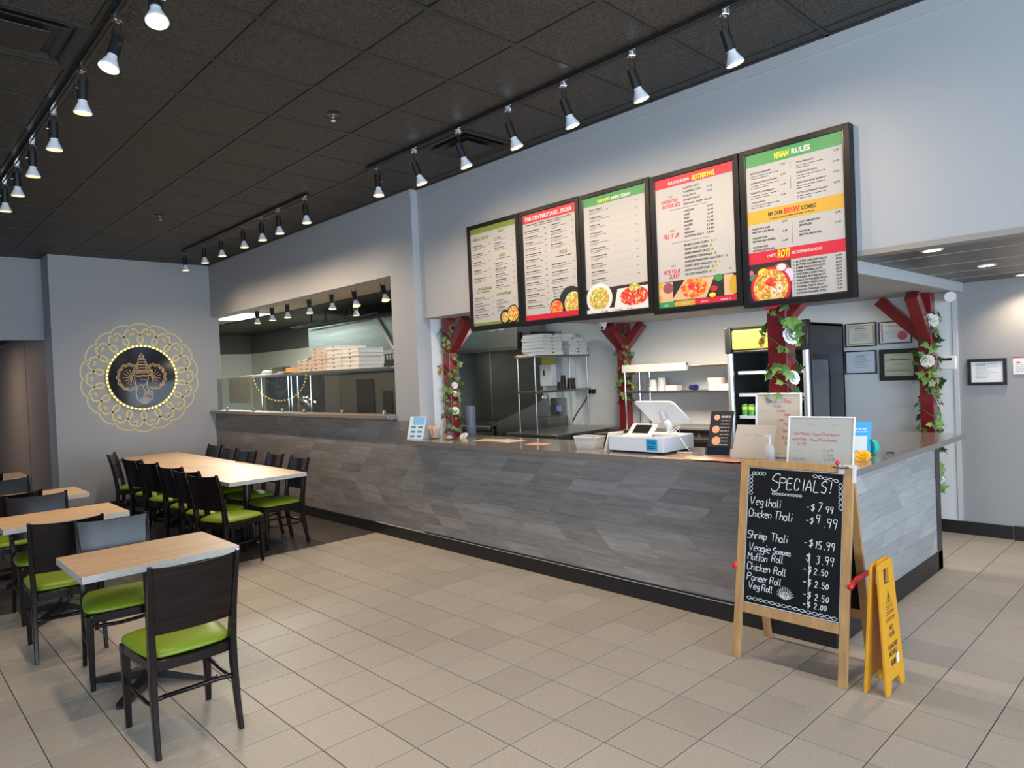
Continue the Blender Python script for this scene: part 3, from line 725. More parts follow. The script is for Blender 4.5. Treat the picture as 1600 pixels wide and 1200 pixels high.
# ================================================================== track lighting
def rail(x0, x1, y, label):
    t = thing('light_track', label, 'track', ((x0 + x1) / 2, y, CZ), 'black light tracks')
    obj('rail', MB().box(x0, y - 0.018, CZ - 0.030, x1, y + 0.018, CZ - 0.006), BLKM, t, bevel=0.002)
    obj('rail_slot', MB().box(x0 + 0.02, y - 0.006, CZ - 0.0315, x1 - 0.02, y + 0.006, CZ - 0.0298), DARK, t)
rail(-5.30, 0.6, 3.385, 'black light track on the ceiling in front of the menu boards')
rail(-10.02, -6.38, 3.36, 'far black light track above the pass-through end of the hall')
rail(-8.4, -0.8, 1.02, 'black light track running down the left side of the ceiling')
def lamp_proto(tilt):
    """spot head hanging at the origin (rail underside), axis tilted"""
    t = thing('track_lamp', 'x', 'lamp')
    obj('track_adapter', MB().box(-0.022, -0.018, -0.030, 0.022, 0.018, 0), CHROME, t, bevel=0.002)
    a = Vector((math.sin(tilt), 0, -math.cos(tilt))); p0 = Vector((0, 0, -0.085 if tilt < 0.1 else -0.112))
    y = MB()
    for s in (-1, 1):
        y.tube([(0, s * 0.008, -0.028), (0, s * 0.030, -0.045), tuple(Vector((0, s * 0.031, 0)) + p0 + a * 0.045)], 0.0035, 5)
    obj('yoke', y, BLKM, t)
    c0, c1 = p0 - a * 0.005, p0 + a * 0.105
    h = obj('lamp_holder', MB().cyl(c0, c1, 0.027, 0.029, 20), BLKM, t, smooth='auto')
    obj('knob', MB().cyl(p0 + a * 0.045 + Vector((0, 0.029, 0)), p0 + a * 0.045 + Vector((0, 0.042, 0)), 0.007, seg=8), CHROME, h)
    b = obj('bulb', MB().lathe(c1, [(0.022, -0.004), (0.023, 0.012), (0.040, 0.050), (0.048, 0.066), (0.048, 0.072)], 24, a), LAMPW, t, smooth='auto')
    obj('lens', MB().lathe(c1, [(0.0455, 0.0722), (0.044, 0.0745), (0.0, 0.0755)], 24, a), LAMPE, b)
    return t, a, c1 + a * 0.085
protos = {}
TILTS = {'v': 0.06, 's': 0.32, 'l': 0.50}
NTH = ['nearest', 'second', 'third', 'fourth', 'fifth', 'sixth', 'seventh', 'eighth', 'ninth', 'tenth']
def lamp(x, y, z, kind, az, label, group, power=20, size=75):
    """az: heading of the tilt, degrees"""
    if kind not in protos:
        t, a, e = lamp_proto(TILTS[kind]); protos[kind] = (t, a, e, [0])
    t, a, e, n = protos[kind]
    if n[0] == 0: n[0] = 1; o = t; o.location = (x, y, z); o.rotation_euler = (0, 0, R(az)); o['label'] = label; o['group'] = group
    else: o = dup(t, (x, y, z), R(az), label, group)
    M = Matrix.Rotation(R(az), 3, 'Z'); p = Vector((x, y, z)) + M @ e
    spot('track_beam', p, p + M @ a, power, size, 0.75 if size < 120 else 1.0)
Z0 = CZ - 0.030
gl_ = 'lamps on the left light track'
for k, (x, kd, az) in enumerate(((-2.74, 'v', 0), (-3.24, 's', -10), (-3.81, 's', -70), (-4.54, 'v', 200), (-5.34, 'v', 180), (-6.09, 'v', 180), (-6.75, 'v', 180), (-7.38, 'v', 180), (-2.3, 'v', 0), (-1.4, 'v', 0))):
    lb = ['lamp at the very top of the picture on the left light track', 'large white bulb track lamp near the top left corner', 'track lamp tilted away, second large bulb on the left track', 'third clearly visible lamp down the left track', 'fourth clearly visible lamp down the left track',
          'fifth lamp down the left track, above the far tables', 'last but one lamp of the left track', 'last lamp of the left track, at the left picture edge', 'left track lamp overhead, out of the frame', 'left track lamp behind the camera side'][k]
    lamp(x, 1.02, Z0, kd, az, lb, gl_, 70)
gr_ = 'lamps on the track before the menu boards'
for k, (x, kd, az) in enumerate(((-1.83, 's', 60), (-2.43, 's', 60), (-2.97, 's', 60), (-3.49, 's', 60), (-4.04, 's', 60), (-4.61, 's', 60), (-5.16, 'v', 0))):
    lb = ['track lamp nearest the camera above the fifth menu board', 'second track lamp from the right above the menu boards', 'third track lamp from the right above the menu boards', 'fourth track lamp from the right, tilted, above the menu boards',
          'fifth track lamp from the right, beside the ceiling vent', 'sixth track lamp from the right, above the pillar corner', 'lit bulb at the far end of the menu board track', 'menu track lamp just beyond the top of the frame', 'menu track lamp farthest right, beyond the frame'][k]
    lamp(x, 3.385, Z0, kd, az, lb, gr_, 66, 160)
gf_ = 'lamps on the far track above the pass-through'
for k, (x, kd) in enumerate(((-6.45, 'v'), (-7.06, 'v'), (-7.49, 'v'), (-7.99, 'v'), (-8.66, 'v'), (-9.24, 'v'), (-9.96, 'v'))):
    lb = ['lamp at the near end of the far light track', 'second lamp of the far light track, face glowing', 'third lamp of the far light track, with white cone', 'fourth lamp of the far light track, face glowing', 'fifth lamp of the far light track, white tag above it', 'last but one lamp of the far light track', 'last lamp of the far light track, by the medallion wall'][k]
    lamp(x, 3.36, Z0, kd, 50, lb, gf_, 88, 165)
# kitchen track
t = thing('light_track', 'black light track just inside the kitchen pass-through opening', 'track', (-8.4, 4.4, 2.9), 'black light tracks')
obj('rail', MB().box(-10.9, 4.382, 2.858, -6.15, 4.418, 2.885), BLKM, t, bevel=0.002)
obj('rail_stem', MB().cyl((-10.4, 4.4, 2.88), (-10.4, 4.4, 2.9), 0.01).cyl((-6.9, 4.4, 2.88), (-6.9, 4.4, 2.9), 0.01), BLKM, t)
for k, (x, kd, az) in enumerate(((-10.09, 'v', 0), (-9.58, 'v', 0), (-9.10, 'v', 0), (-8.46, 'v', 0), (-7.86, 'v', 0), (-7.33, 's', 0), (-6.70, 's', 0))):
    lb = ['leftmost lamp inside the pass-through, before the bright ceiling panel', 'second lamp from the left inside the pass-through', 'third lamp from the left inside the pass-through', 'middle lamp inside the pass-through', 'third lamp from the right inside the pass-through', 'tilted lamp second from the right inside the pass-through', 'rightmost tilted lamp inside the pass-through, by the pillar'][k]
    lamp(x, 4.4, 2.858, kd, az, lb, 'lamps inside the kitchen pass-through', 14, 110)
lamp(-8.55, 5.15, 2.858, 'v', 20, 'single lamp hanging farther inside the kitchen, behind the middle lamp', 'lamps inside the kitchen pass-through', 8, 100)

# ================================================================== medallion
MC = (3.085, 1.86); FM = Frame((WX, 0, 0), (0, 1, 0), (0, 0, 1))
md = thing('wall_decal', 'large pale gold lace ring painted round the medallion on the blue grey wall', 'wall decal', (WX, MC[0], MC[1]))
mb = MB(); P = []
for i in range(18 * 10):
    th = 2 * PI * i / 180; u = (i % 10) / 10; r = 0.752 + 0.045 * math.sqrt(max(0, math.sin(PI * u)))
    P.append((MC[0] + r * math.cos(th), MC[1] + r * math.sin(th)))
obj('outer_scallops', mb.ribbon(FM, P, 0.020, 0.0015, True), GOLD, md)
mb = MB(); K = [(-.5, .668), (-.46, .700), (-.36, .722), (-.22, .705), (-.11, .668), (0, .632), (.15, .590), (.17, .535), (0, .500), (-.17, .535), (-.15, .590), (0, .632), (.11, .668), (.22, .705), (.36, .722), (.46, .700)]
KK = [(a + n, r) for n in range(18) for a, r in K]; P = []
for i in range(len(KK)):
    p0, p1, p2, p3 = KK[i - 1], KK[i], KK[(i + 1) % len(KK)], KK[(i + 2) % len(KK)]
    if i == 0: p0 = (p0[0] - 18, p0[1])
    if i >= len(KK) - 1: p2 = (p2[0] + 18, p2[1])
    if i >= len(KK) - 2: p3 = (p3[0] + 18, p3[1])
    for k in range(3):
        t_ = k / 3; q = [0.5 * (2 * p1[j] + (p2[j] - p0[j]) * t_ + (2 * p0[j] - 5 * p1[j] + 4 * p2[j] - p3[j]) * t_ ** 2 + (3 * p1[j] - p0[j] - 3 * p2[j] + p3[j]) * t_ ** 3) for j in (0, 1)]
        th = 2 * PI * (q[0] + 0.5) / 18; P.append((MC[0] + q[1] * math.cos(th), MC[1] + q[1] * math.sin(th)))
obj('knot_band', mb.ribbon(FM, P, 0.024, 0.002, True), GOLD, md)
mb = MB()
for k in range(18):
    th0 = 2 * PI * k / 18
    for s in (-1, 1):
        Q = []
        for j in range(7):
            a = j / 6; r = 0.668 - 0.035 * a; th = th0 + s * (0.004 + 0.035 * math.sin(PI * a)); Q.append((MC[0] + r * math.cos(th), MC[1] + r * math.sin(th)))
        mb.ribbon(FM, Q, 0.018, 0.0025)
obj('leaf_tips', mb, GOLD, md, kind='stuff')
ds = thing('wall_medallion', 'round black disc with an engraved elephant head, ringed by yellow lights', 'wall sign', (WX, MC[0], MC[1]))
obj('disc', MB().cyl((WX + 0.004, *MC), (WX + 0.035, *MC), 0.452, seg=96), mat('gloss_black_disc', (0.008, 0.009, 0.013), 0.08, coat=0.5), ds, smooth='auto')
rm = MB().lathe((WX + 0.006, *MC), [(0.455, 0), (0.482, 0), (0.482, 0.026), (0.455, 0.026)], 96, (1, 0, 0))
obj('light_strip', rm, mat('led_strip_base', (0.5, 0.42, 0.08), 0.5, emit=((1.0, 0.75, 0.20), 0.12)), ds)
LEDM = mat('led_yellow', (1, 0.9, 0.3), 0.4, emit=((1.0, 0.80, 0.22), 5.0))
dm_ = MB()
for k in range(52):
    a = 2 * PI * k / 52; c = (WX + 0.034, MC[0] + 0.468 * math.cos(a), MC[1] + 0.468 * math.sin(a))
    dm_.lathe(c, [(0.013, -0.002), (0.012, 0.004), (0.006, 0.007)], 8, (1, 0, 0))
obj('led_beads', dm_, LEDM, ds, kind='stuff')
FD = Frame((WX + 0.0355, MC[0], MC[1] - 0.03), (0, 1, 0), (0, 0, 1)); FD.U *= 1.12; FD.V *= 1.14
COP = mat('copper_line', (0.62, 0.38, 0.20), 0.4, 0.3); SILV = mat('pale_line', (0.62, 0.58, 0.56), 0.4)
ar = MB(); sv = MB()
def arc(cx, cy, rx, ry, a0, a1, n=16): return [(cx + rx * math.cos(R(lerp(a0, a1, i / n))), cy + ry * math.sin(R(lerp(a0, a1, i / n)))) for i in range(n + 1)]
for s, cx in ((-1, -0.155), (1, 0.135)):
    for k in range(9):                                     # scalloped fan ears
        a = 60 + k * 30 if s < 0 else 120 - k * 27
        px, py = cx + 0.118 * math.cos(R(a)), 0.035 + 0.14 * math.sin(R(a)) * (1 if s < 0 else 0.95)
        ar.ribbon(FD, arc(px, py, 0.036, 0.036, a - 100, a + 100, 8), 0.009, 0.001); ar.ribbon(FD, arc(px, py, 0.018, 0.018, a - 110, a + 110, 6), 0.007, 0.001)
        ar.ribbon(FD, [(cx - s * 0.03, 0.02), (cx + 0.085 * math.cos(R(a)), 0.035 + 0.10 * math.sin(R(a)))], 0.005, 0.001)
for w, y in ((0.14, 0.06), (0.13, 0.085), (0.115, 0.125), (0.085, 0.165), (0.055, 0.20), (0.045, 0.235), (0.05, 0.25), (0.03, 0.29)):
    ar.ribbon(FD, arc(-0.005, y, w, 0.028, 20, 160, 10), 0.010, 0.001)
for k in range(5):
    ar.ribbon(FD, arc(-0.09 + 0.043 * k, 0.105, 0.018, 0.022, -30, 300, 10), 0.008, 0.001)
ar.ribbon(FD, [(-0.13, 0.06), (-0.11, 0.13), (-0.06, 0.20), (-0.045, 0.25), (-0.02, 0.30), (-0.005, 0.34), (0.01, 0.30), (0.035, 0.25), (0.055, 0.20), (0.10, 0.13), (0.13, 0.06)], 0.011, 0.001)
ar.ribbon(FD, [(-0.12, 0.055), (-0.05, 0.045), (0.0, 0.05), (0.05, 0.045), (0.12, 0.06)], 0.014, 0.001)
sv.ribbon(FD, [(-0.10, 0.03), (-0.095, -0.04), (-0.08, -0.12), (-0.09, -0.18), (-0.075, -0.25), (-0.03, -0.30), (0.03, -0.31), (0.09, -0.28), (0.115, -0.21), (0.10, -0.15), (0.07, -0.155), (0.05, -0.10), (0.05, -0.02), (0.07, 0.02)], 0.009, 0.001)
sv.ribbon(FD, arc(0.0, -0.01, 0.035, 0.012, 150, 10, 8), 0.006, 0.001); sv.ribbon(FD, arc(-0.005, -0.05, 0.035, 0.03, 200, 350, 10), 0.007, 0.001)
sv.ribbon(FD, [(-0.03, -0.06), (0.0, -0.09), (0.02, -0.16), (0.0, -0.22), (-0.02, -0.26)], 0.007, 0.001)
for k in range(7): sv.ribbon(FD, arc(0.03, -0.215, 0.02 + 0.011 * k, 0.02 + 0.011 * k, 200, 330, 8), 0.005, 0.001)
for k in range(4): ar.ribbon(FD, arc(0.05, -0.175 - 0.014 * k, 0.05, 0.02, 30, 150, 8), 0.006, 0.001)
obj('engraved_crown_and_ears', ar, COP, ds, kind='stuff'); obj('engraved_trunk', sv, SILV, ds, kind='stuff')

# ================================================================== menu boards
def board(x0, x1, z0, z1, label):
    t = thing('menu_board', label, 'menu board', ((x0 + x1) / 2, YS, z0), 'five menu boards')
    F = Frame((x0, YS - 0.066, z0), (1, 0, 0), (0, 0, 1)); w, h = x1 - x0, z1 - z0; b = 0.034
    fr = MB().fbox(F, 0, 0, b, h, -0.066, 0).fbox(F, w - b, 0, w, h, -0.066, 0).fbox(F, b, 0, w - b, b, -0.066, 0).fbox(F, b, h - b, w - b, h, -0.066, 0)
    obj('bezel', fr, mat('gloss_black_frame', (0.010, 0.010, 0.011), 0.42, spec=0.2), t, bevel=0.002)
    obj('bezel_lip', MB().fbox(F, b, b, b + 0.006, h - b, -0.010, -0.002).fbox(F, w - b - 0.006, b, w - b, h - b, -0.010, -0.002).fbox(F, b, b, w - b, b + 0.006, -0.010, -0.002), BLKP, t)
    obj('menu_sheet', MB().fbox(F, b, b, w - b, h - b, -0.060, -0.010), PAPER, t)
    G = Frame(F(b, b, -0.010), (1, 0, 0), (0, 0, 1)); G.w = w - 2 * b; G.h = h - 2 * b
    return t, G
class Sheet:
    """collects the print of one board, one mesh for each ink"""
    def __init__(s, t, G): s.t = t; s.G = G; s.m = {}
    def mb(s, m): return s.m.setdefault(m.name, (MB(), m))[0]
    def rect(s, u0, v0, u1, v1, m, d=0.0006):
        G = s.G
        tgt = MB() if (u1 - u0) > 0.1 and (v1 - v0) > 0.02 else s.mb(m); tgt.add([G(u0 * G.w, v0 * G.h, d), G(u1 * G.w, v0 * G.h, d), G(u1 * G.w, v1 * G.h, d), G(u0 * G.w, v1 * G.h, d)], [(0, 1, 2, 3)])
        if len(tgt.v) == 4 and (u1 - u0) > 0.1 and (v1 - v0) > 0.02: obj('colour_band', tgt, m, s.t)
    def txt(s, tx, u, v, h, m, width=None, align='l', shear=0, bold=0.02, d=0.0012):
        text(s.mb(m), s.G, tx, u * s.G.w, v * s.G.h, h * s.G.h, d, None if width is None else width * s.G.w, align, shear, bold)
    def bar(s, u, v, w, h, m, seed): bars(s.mb(m), s.G, u * s.G.w, v * s.G.h, w * s.G.w, h * s.G.h, 0.0009, seed)
    def disc(s, u, v, r, m, d, rv=None):
        if r > 0.05:
            b = MB(); b.disc(s.G, u * s.G.w, v * s.G.h, r * s.G.w, d, (rv or r) * s.G.w); obj('printed_dish', b, m, s.t); return
        s.mb(m).disc(s.G, u * s.G.w, v * s.G.h, r * s.G.w, d, (rv or r) * s.G.w)
    def item(s, u, v, w, seed, price=None, pu=None, lines=1, name=None, nm=INK):
        rr = random.Random(seed); 
        s.bar(u, v, w * rr.uniform(0.45, 0.8), 0.0085, nm, seed)
        for k in range(lines): s.bar(u, v - 0.013 * (k + 1) - 0.004, w * rr.uniform(0.75, 1.0) if k < lines - 1 or lines == 1 else w * rr.uniform(0.3, 0.6), 0.0038, INK, seed + 7 + k)
        if price: s.txt(price, pu, v - 0.001, 0.0095, INK, align='r', bold=0.01)
    def done(s):
        nm = {'menu_ink': 'small_print', 'menu_red': 'red_print', 'menu_green': 'green_print', 'menu_olive': 'olive_print', 'menu_yellow': 'amber_print', 'menu_lemon': 'yellow_lettering', 'menu_white': 'white_print', 'menu_black': 'photo_background'}
        for k, (mb, m) in s.m.items(): obj(nm.get(k, 'food_photo'), mb, m, s.t, kind='stuff')
def price(r): return r.choice(['8.99', '10.99', '11.99', '12.99', '9.99', '6.99', '13.99'])
pr = random.Random(3)
# board 1
t, G = board(-4.873, -4.195, 2.097, 3.052, 'leftmost menu board, narrow olive band, headed Small Bites'); s = Sheet(t, G)
s.rect(0, 0.945, 1, 1, MOLIVE); s.rect(0, 0, 1, 0.035, MOLIVE)
s.txt('SMALL BITES', 0.06, 0.875, 0.026, MOLIVE, 0.36, shear=0.25, bold=0.03); s.txt('IDLY', 0.62, 0.905, 0.024, MOLIVE, 0.13, shear=0.25, bold=0.03)
s.txt('VADA', 0.62, 0.665, 0.026, MOLIVE, 0.14, shear=0.25, bold=0.03); s.txt('UTHAPPAM', 0.10, 0.36, 0.032, MOLIVE, 0.34, shear=0.25, bold=0.03); s.txt('UTHAPPAM', 0.54, 0.285, 0.028, MOLIVE, 0.30, shear=0.25, bold=0.03)
for k in range(5): s.item(0.06, 0.815 - 0.083 * k, 0.33, 11 + k, price(pr), 0.44, 2)
for k in range(3): s.item(0.54, 0.85 - 0.05 * k, 0.30, 31 + k, price(pr), 0.93, 1 + k % 2)
for k in range(5): s.item(0.54, 0.60 - 0.055 * k, 0.30, 51 + k, price(pr), 0.93, 2)
for k in range(4): s.item(0.06, 0.285 - 0.058 * k, 0.36, 71 + k, price(pr), 0.47, 2)
for k in range(2): s.item(0.54, 0.235 - 0.07 * k, 0.28, 91 + k, price(pr), 0.93, 3)
s.bar(0.10, 0.34, 0.3, 0.006, INK, 5); s.bar(0.56, 0.645, 0.3, 0.006, INK, 6)
s.disc(0.70, 0.065, 0.105, MBLK, 0.0014); s.disc(0.70, 0.065, 0.075, FOODS[3], 0.0018); s.disc(0.87, 0.09, 0.125, MBLK, 0.0016); s.disc(0.87, 0.09, 0.108, FOODS[0], 0.002)
s.done()
# board 2
t, G = board(-4.190, -3.522, 2.091, 3.052, 'second menu board from the left, red band reading The Centerstage Dosa'); s = Sheet(t, G)
s.rect(0, 0.915, 1, 1, MRED); s.rect(0, 0, 1, 0.055, MRED)
s.txt('THE CENTERSTAGE . DOSA', 0.05, 0.937, 0.034, MWHT, 0.88, bold=0.035, shear=0.1)
s.bar(0.08, 0.893, 0.84, 0.007, INK, 1); s.bar(0.25, 0.875, 0.5, 0.006, INK, 2)
for k in range(14): s.item(0.05, 0.835 - 0.054 * k, 0.38, 111 + k, price(pr), 0.46, 1)
for k in range(4): s.item(0.54, 0.845 - 0.06 * k, 0.34, 131 + k, price(pr), 0.95, 2)
s.txt('RICE', 0.68, 0.575, 0.030, MOLIVE, 0.15, shear=0.25, bold=0.03); s.bar(0.60, 0.55, 0.3, 0.007, INK, 9)
for k in range(4): s.item(0.54, 0.485 - 0.07 * k, 0.36, 151 + k, price(pr), 0.95, 2)
for k in range(4): s.bar(0.55, 0.225 - 0.03 * k, 0.14, 0.006, INK, 170 + k)
s.disc(0.86, 0.125, 0.22, MBLK, 0.0012); s.disc(0.90, 0.115, 0.155, MWHT, 0.0014); s.disc(0.90, 0.115, 0.145, FOODS[3], 0.0017); s.disc(0.60, 0.095, 0.125, MBLK, 0.0013); s.disc(0.60, 0.09, 0.11, FOODS[2], 0.0018)
s.rect(0, 0, 1, 0.055, MRED, 0.0022); s.done()
# board 3
t, G = board(-3.518, -2.862, 2.087, 3.047, 'middle menu board with green band reading The Hits, Appetizers'); s = Sheet(t, G)
s.rect(0, 0.925, 1, 1, MGREEN); s.txt('THE HITS.', 0.24, 0.938, 0.026, MLEM, 0.22, shear=0.3, bold=0.025); s.txt('APPETIZERS', 0.47, 0.938, 0.024, MWHT, 0.30, bold=0.025)
for k in range(10):
    v = 0.885 - 0.066 * k; s.item(0.11, v, 0.33, 211 + k, price(pr), 0.87, 2)
    for j in range(12): s.rect(0.47 + 0.027 * j, v + 0.002, 0.477 + 0.027 * j, v + 0.0045, INK)
s.rect(0, 0.035, 1, 0.215, MBLK); s.disc(0.22, 0.13, 0.215, MWHT, 0.0012, 0.14 * G.h / G.w * 0.92); s.disc(0.22, 0.13, 0.165, FOODS[3], 0.0016, 0.145)
s.mb(MWHT).add([G(0.46 * G.w, 0.04 * G.h, 0.0012), G(1 * G.w, 0.04 * G.h, 0.0012), G(1 * G.w, 0.19 * G.h, 0.0012), G(0.52 * G.w, 0.19 * G.h, 0.0012)], [(0, 1, 2, 3)])
s.disc(0.77, 0.115, 0.215, FOODS[1], 0.0016, 0.12); s.disc(0.78, 0.185, 0.085, FOODS[3], 0.002, 0.045)
s.rect(0, 0, 1, 0.04, MWHT, 0.0024); s.txt('Vegan', 0.30, 0.012, 0.011, INK, d=0.003); s.txt('Gluten free', 0.47, 0.012, 0.011, INK, d=0.003); s.txt('Spicy', 0.70, 0.012, 0.011, INK, d=0.003)
s.disc(0.27, 0.017, 0.010, MGREEN, 0.003); s.disc(0.44, 0.017, 0.010, MYEL, 0.003); s.disc(0.67, 0.017, 0.010, MRED, 0.003); s.done()
# board 4
t, G = board(-2.856, -2.180, 2.068, 3.037, 'fourth menu board, red band reading Build Your Own Roti/Bowl'); s = Sheet(t, G)
s.rect(0, 0.925, 1, 1, MRED); s.txt('BUILD YOUR OWN', 0.19, 0.943, 0.022, MWHT, 0.27, bold=0.025); s.txt('ROTI/BOWL', 0.49, 0.936, 0.036, MLEM, 0.29, shear=0.3, bold=0.03)
v = 0.885
for n_, p_ in (('CLASSIC ROTI', ''), ('TURMERIC ROTI', '+1.00'), ('ROLL ROTI', '+2.00'), ('BASMATI RICE', ''), ('SEASONAL GREEN SALAD', '')):
    s.txt(n_, 0.38, v, 0.0145, INK, min(0.36, 0.0175 * len(n_)), bold=0.02); s.txt(p_, 0.68, v, 0.0135, INK, bold=0.02) if p_ else 0; v -= 0.030
s.rect(0.2, 0.745, 0.68, 0.7475, INK); s.txt('STEP 1', 0.19, 0.845, 0.010, INK); s.txt('STEP 2', 0.19, 0.585, 0.010, INK); s.txt('STEP 3', 0.19, 0.315, 0.010, INK)
s.txt('CHOOSE YOUR', 0.085, 0.805, 0.026, MRED, 0.22, shear=0.2, bold=0.02); s.txt('ROTI OR RICE', 0.10, 0.768, 0.028, MRED, 0.24, shear=0.2, bold=0.02)
s.txt('FILL IT UP', 0.10, 0.535, 0.032, MRED, 0.21, shear=0.2, bold=0.02); s.txt('PICK YOUR', 0.09, 0.262, 0.030, MRED, 0.22, shear=0.2, bold=0.02); s.txt('CURRY', 0.15, 0.225, 0.030, MRED, 0.15, shear=0.2, bold=0.02)
v = 0.712
for n_, p_ in (('CHICKEN', '15.99'), ('LAMB', '16.99'), ('FISH', '16.99'), ('SHRIMP', '16.99'), ('PANEER', '14.99'), ('TOFU', '13.99'), ('VEGGIES', '13.99'), ('CHICKEN BALLS', '14.99')):
    s.txt(n_, 0.38, v, 0.0145, INK, 0.0185 * len(n_), bold=0.03); s.txt(p_, 0.66, v, 0.0145, INK, 0.085, bold=0.03); v -= 0.0275
s.rect(0.2, 0.492, 0.68, 0.4945, INK); v = 0.455
for k, n_ in enumerate(("MOM'S CLASSIC CURRY", 'CREAMY NUTTY KORMA', 'GREEN SPINACH SAUCE', 'SUPREME BUTTER MASALA', 'AWESOME TANDOORI KADAI CHILLY', 'FOREST SPICE VINDALOO', 'MANGO COCONUT CURRY', 'PK ACHE CHALLENGE')):
    w_ = 0.0165 * len(n_); s.txt(n_, 0.37, v, 0.0155, INK, w_, bold=0.03); s.disc(0.37 + w_ + 0.035, v + 0.007, 0.013, MOLIVE, 0.001)
    if k in (0, 5, 6, 7): s.disc(0.37 + w_ + 0.08, v + 0.007, 0.013, MYEL, 0.001)
    v -= 0.0315
s.txt('+3', 0.90, v + 0.0315, 0.014, INK); s.rect(0, 0.045, 1, 0.205, MBLK)
s.mb(KRAFT).add([G(0.18 * G.w, 0.055 * G.h, 0.0012), G(0.62 * G.w, 0.052 * G.h, 0.0012), G(0.73 * G.w, 0.20 * G.h, 0.0012), G(0.36 * G.w, 0.205 * G.h, 0.0012)], [(0, 1, 2, 3)])
s.disc(0.47, 0.135, 0.17, FOODS[2], 0.0016, 0.11); s.disc(0.47, 0.135, 0.08, FOODS[1], 0.002, 0.055); s.rect(0.84, 0.05, 0.95, 0.2, KRAFT, 0.0012); s.disc(0.96, 0.12, 0.06, MYEL, 0.0018, 0.1); s.disc(0.14, 0.155, 0.07, mat('onion_red', (0.25, 0.07, 0.09), 0.5), 0.0016, 0.06); s.rect(0, 0.05, 0.20, 0.2, KRAFT, 0.0011)
s.disc(0.72, 0.11, 0.045, MRED, 0.0018, 0.03); s.disc(0.70, 0.065, 0.04, MLEM, 0.0018, 0.025); s.disc(0.78, 0.185, 0.05, MGREEN, 0.0018, 0.04); s.disc(0.03, 0.18, 0.035, MYEL, 0.0018); s.disc(0.02, 0.08, 0.035, MYEL, 0.0018)
s.rect(0, 0, 0.22, 0.048, MGREEN, 0.0022); s.rect(0.22, 0, 0.48, 0.048, MYEL, 0.0022); s.rect(0.48, 0, 1, 0.048, MRED, 0.0022)
s.txt('MILD', 0.08, 0.017, 0.012, MWHT, d=0.0028); s.txt('MEDIUM', 0.31, 0.017, 0.012, MWHT, d=0.0028); s.txt('SPICY +1', 0.56, 0.017, 0.012, MWHT, d=0.0028); s.txt('INSANE +2', 0.80, 0.017, 0.012, MWHT, d=0.0028); s.done()
# board 5
t, G = board(-2.172, -1.498, 2.047, 3.037, 'rightmost and largest looking menu board, headed Vegan Rules'); s = Sheet(t, G)
s.rect(0, 0.915, 1, 1, MGREEN); s.txt('VEGAN', 0.31, 0.935, 0.038, MLEM, 0.165, shear=0.3, bold=0.03); s.txt('RULES', 0.495, 0.937, 0.034, MWHT, 0.19, bold=0.03)
v = 0.865
for k, (n_, p_) in enumerate((('MIGHTY CAULIFLOWER', '11.99'), ('AUBERGINE EGGPLANT CURRY', '12.99'), ('BOMBASTIC GOBI MASALA', '11.99'), ('CHANNA MASALA', '12.99'))):
    s.txt(n_, 0.06, v, 0.011, INK, 0.012 * len(n_), bold=0.02); s.bar(0.06, v - 0.018, 0.30, 0.004, INK, 300 + k); s.bar(0.06, v - 0.033, 0.20, 0.004, INK, 330 + k); s.txt(p_, 0.43, v + 0.016, 0.012, INK, align='r', bold=0.015); v -= 0.066
v = 0.868
for k, (n_, p_) in enumerate((('TOFU FRIED RICE', '13.99'), ('SPICED POTATO BOWL', '10.99'), ('GREEN RICE BEAN "BURRITO"', '14.99'), ('TACOS & BUTTERNUT "SQUASH"', '12.99'))):
    s.txt(n_, 0.54, v, 0.011, INK, 0.0115 * len(n_), bold=0.02); s.bar(0.54, v - 0.018, 0.28, 0.004, INK, 340 + k); s.bar(0.54, v - 0.033, 0.14, 0.004, INK, 350 + k); s.txt(p_, 0.95, v + 0.016, 0.012, INK, align='r', bold=0.015); v -= 0.066
s.rect(0.478, 0.85, 0.481, 0.895, INK); s.rect(0.478, 0.71, 0.481, 0.80, INK)
s.rect(0, 0.525, 1, 0.615, MYEL); s.txt('MY DUM', 0.235, 0.563, 0.026, MBLK, 0.15, bold=0.03); s.txt('BIRYANI', 0.395, 0.560, 0.036, MRED, 0.17, shear=0.3, bold=0.03); s.txt('COMBO', 0.575, 0.563, 0.026, MBLK, 0.15, bold=0.03); s.bar(0.25, 0.541, 0.46, 0.006, INK, 4)
for k, (a, b, p_) in enumerate((('VEGETABLE DUM', 'BIRYANI (NO RICE)', '12.99'), ('CHICKEN DUM', 'BIRYANI (BONELESS)', '15.49'), ('CHICKEN DUM', 'BIRYANI (BONE-IN)', '14.49'))):
    v = 0.487 - 0.062 * k; s.txt(a, 0.06, v, 0.012, INK, 0.0145 * len(a), bold=0.03); s.txt(b, 0.06, v - 0.022, 0.012, INK, 0.0135 * len(b), bold=0.03); s.txt(p_, 0.43, v + 0.018, 0.012, INK, align='r', bold=0.02)
for k, (a, b, p_) in enumerate((('DUM LAMB BIRYANI', '(BONELESS)', '16.99'), ('GOAT DUM', 'BIRYANI (BONE-IN)', '17.49'))):
    v = 0.482 - 0.062 * k; s.txt(a, 0.55, v, 0.012, INK, 0.0125 * len(a), bold=0.03); s.txt(b, 0.55, v - 0.022, 0.012, INK, 0.0125 * len(b), bold=0.03); s.txt(p_, 0.95, v + 0.018, 0.012, INK, align='r', bold=0.02)
s.rect(0.478, 0.36, 0.481, 0.50, INK); s.rect(0, 0.255, 1, 0.335, MRED)
s.txt("CHEF'S", 0.21, 0.29, 0.018, MWHT, 0.09, shear=0.2); s.txt('ROTI', 0.315, 0.277, 0.050, MLEM, 0.135, shear=0.25, bold=0.03); s.txt('RECOMMENDATIONS', 0.465, 0.288, 0.018, MWHT, 0.30, bold=0.02)
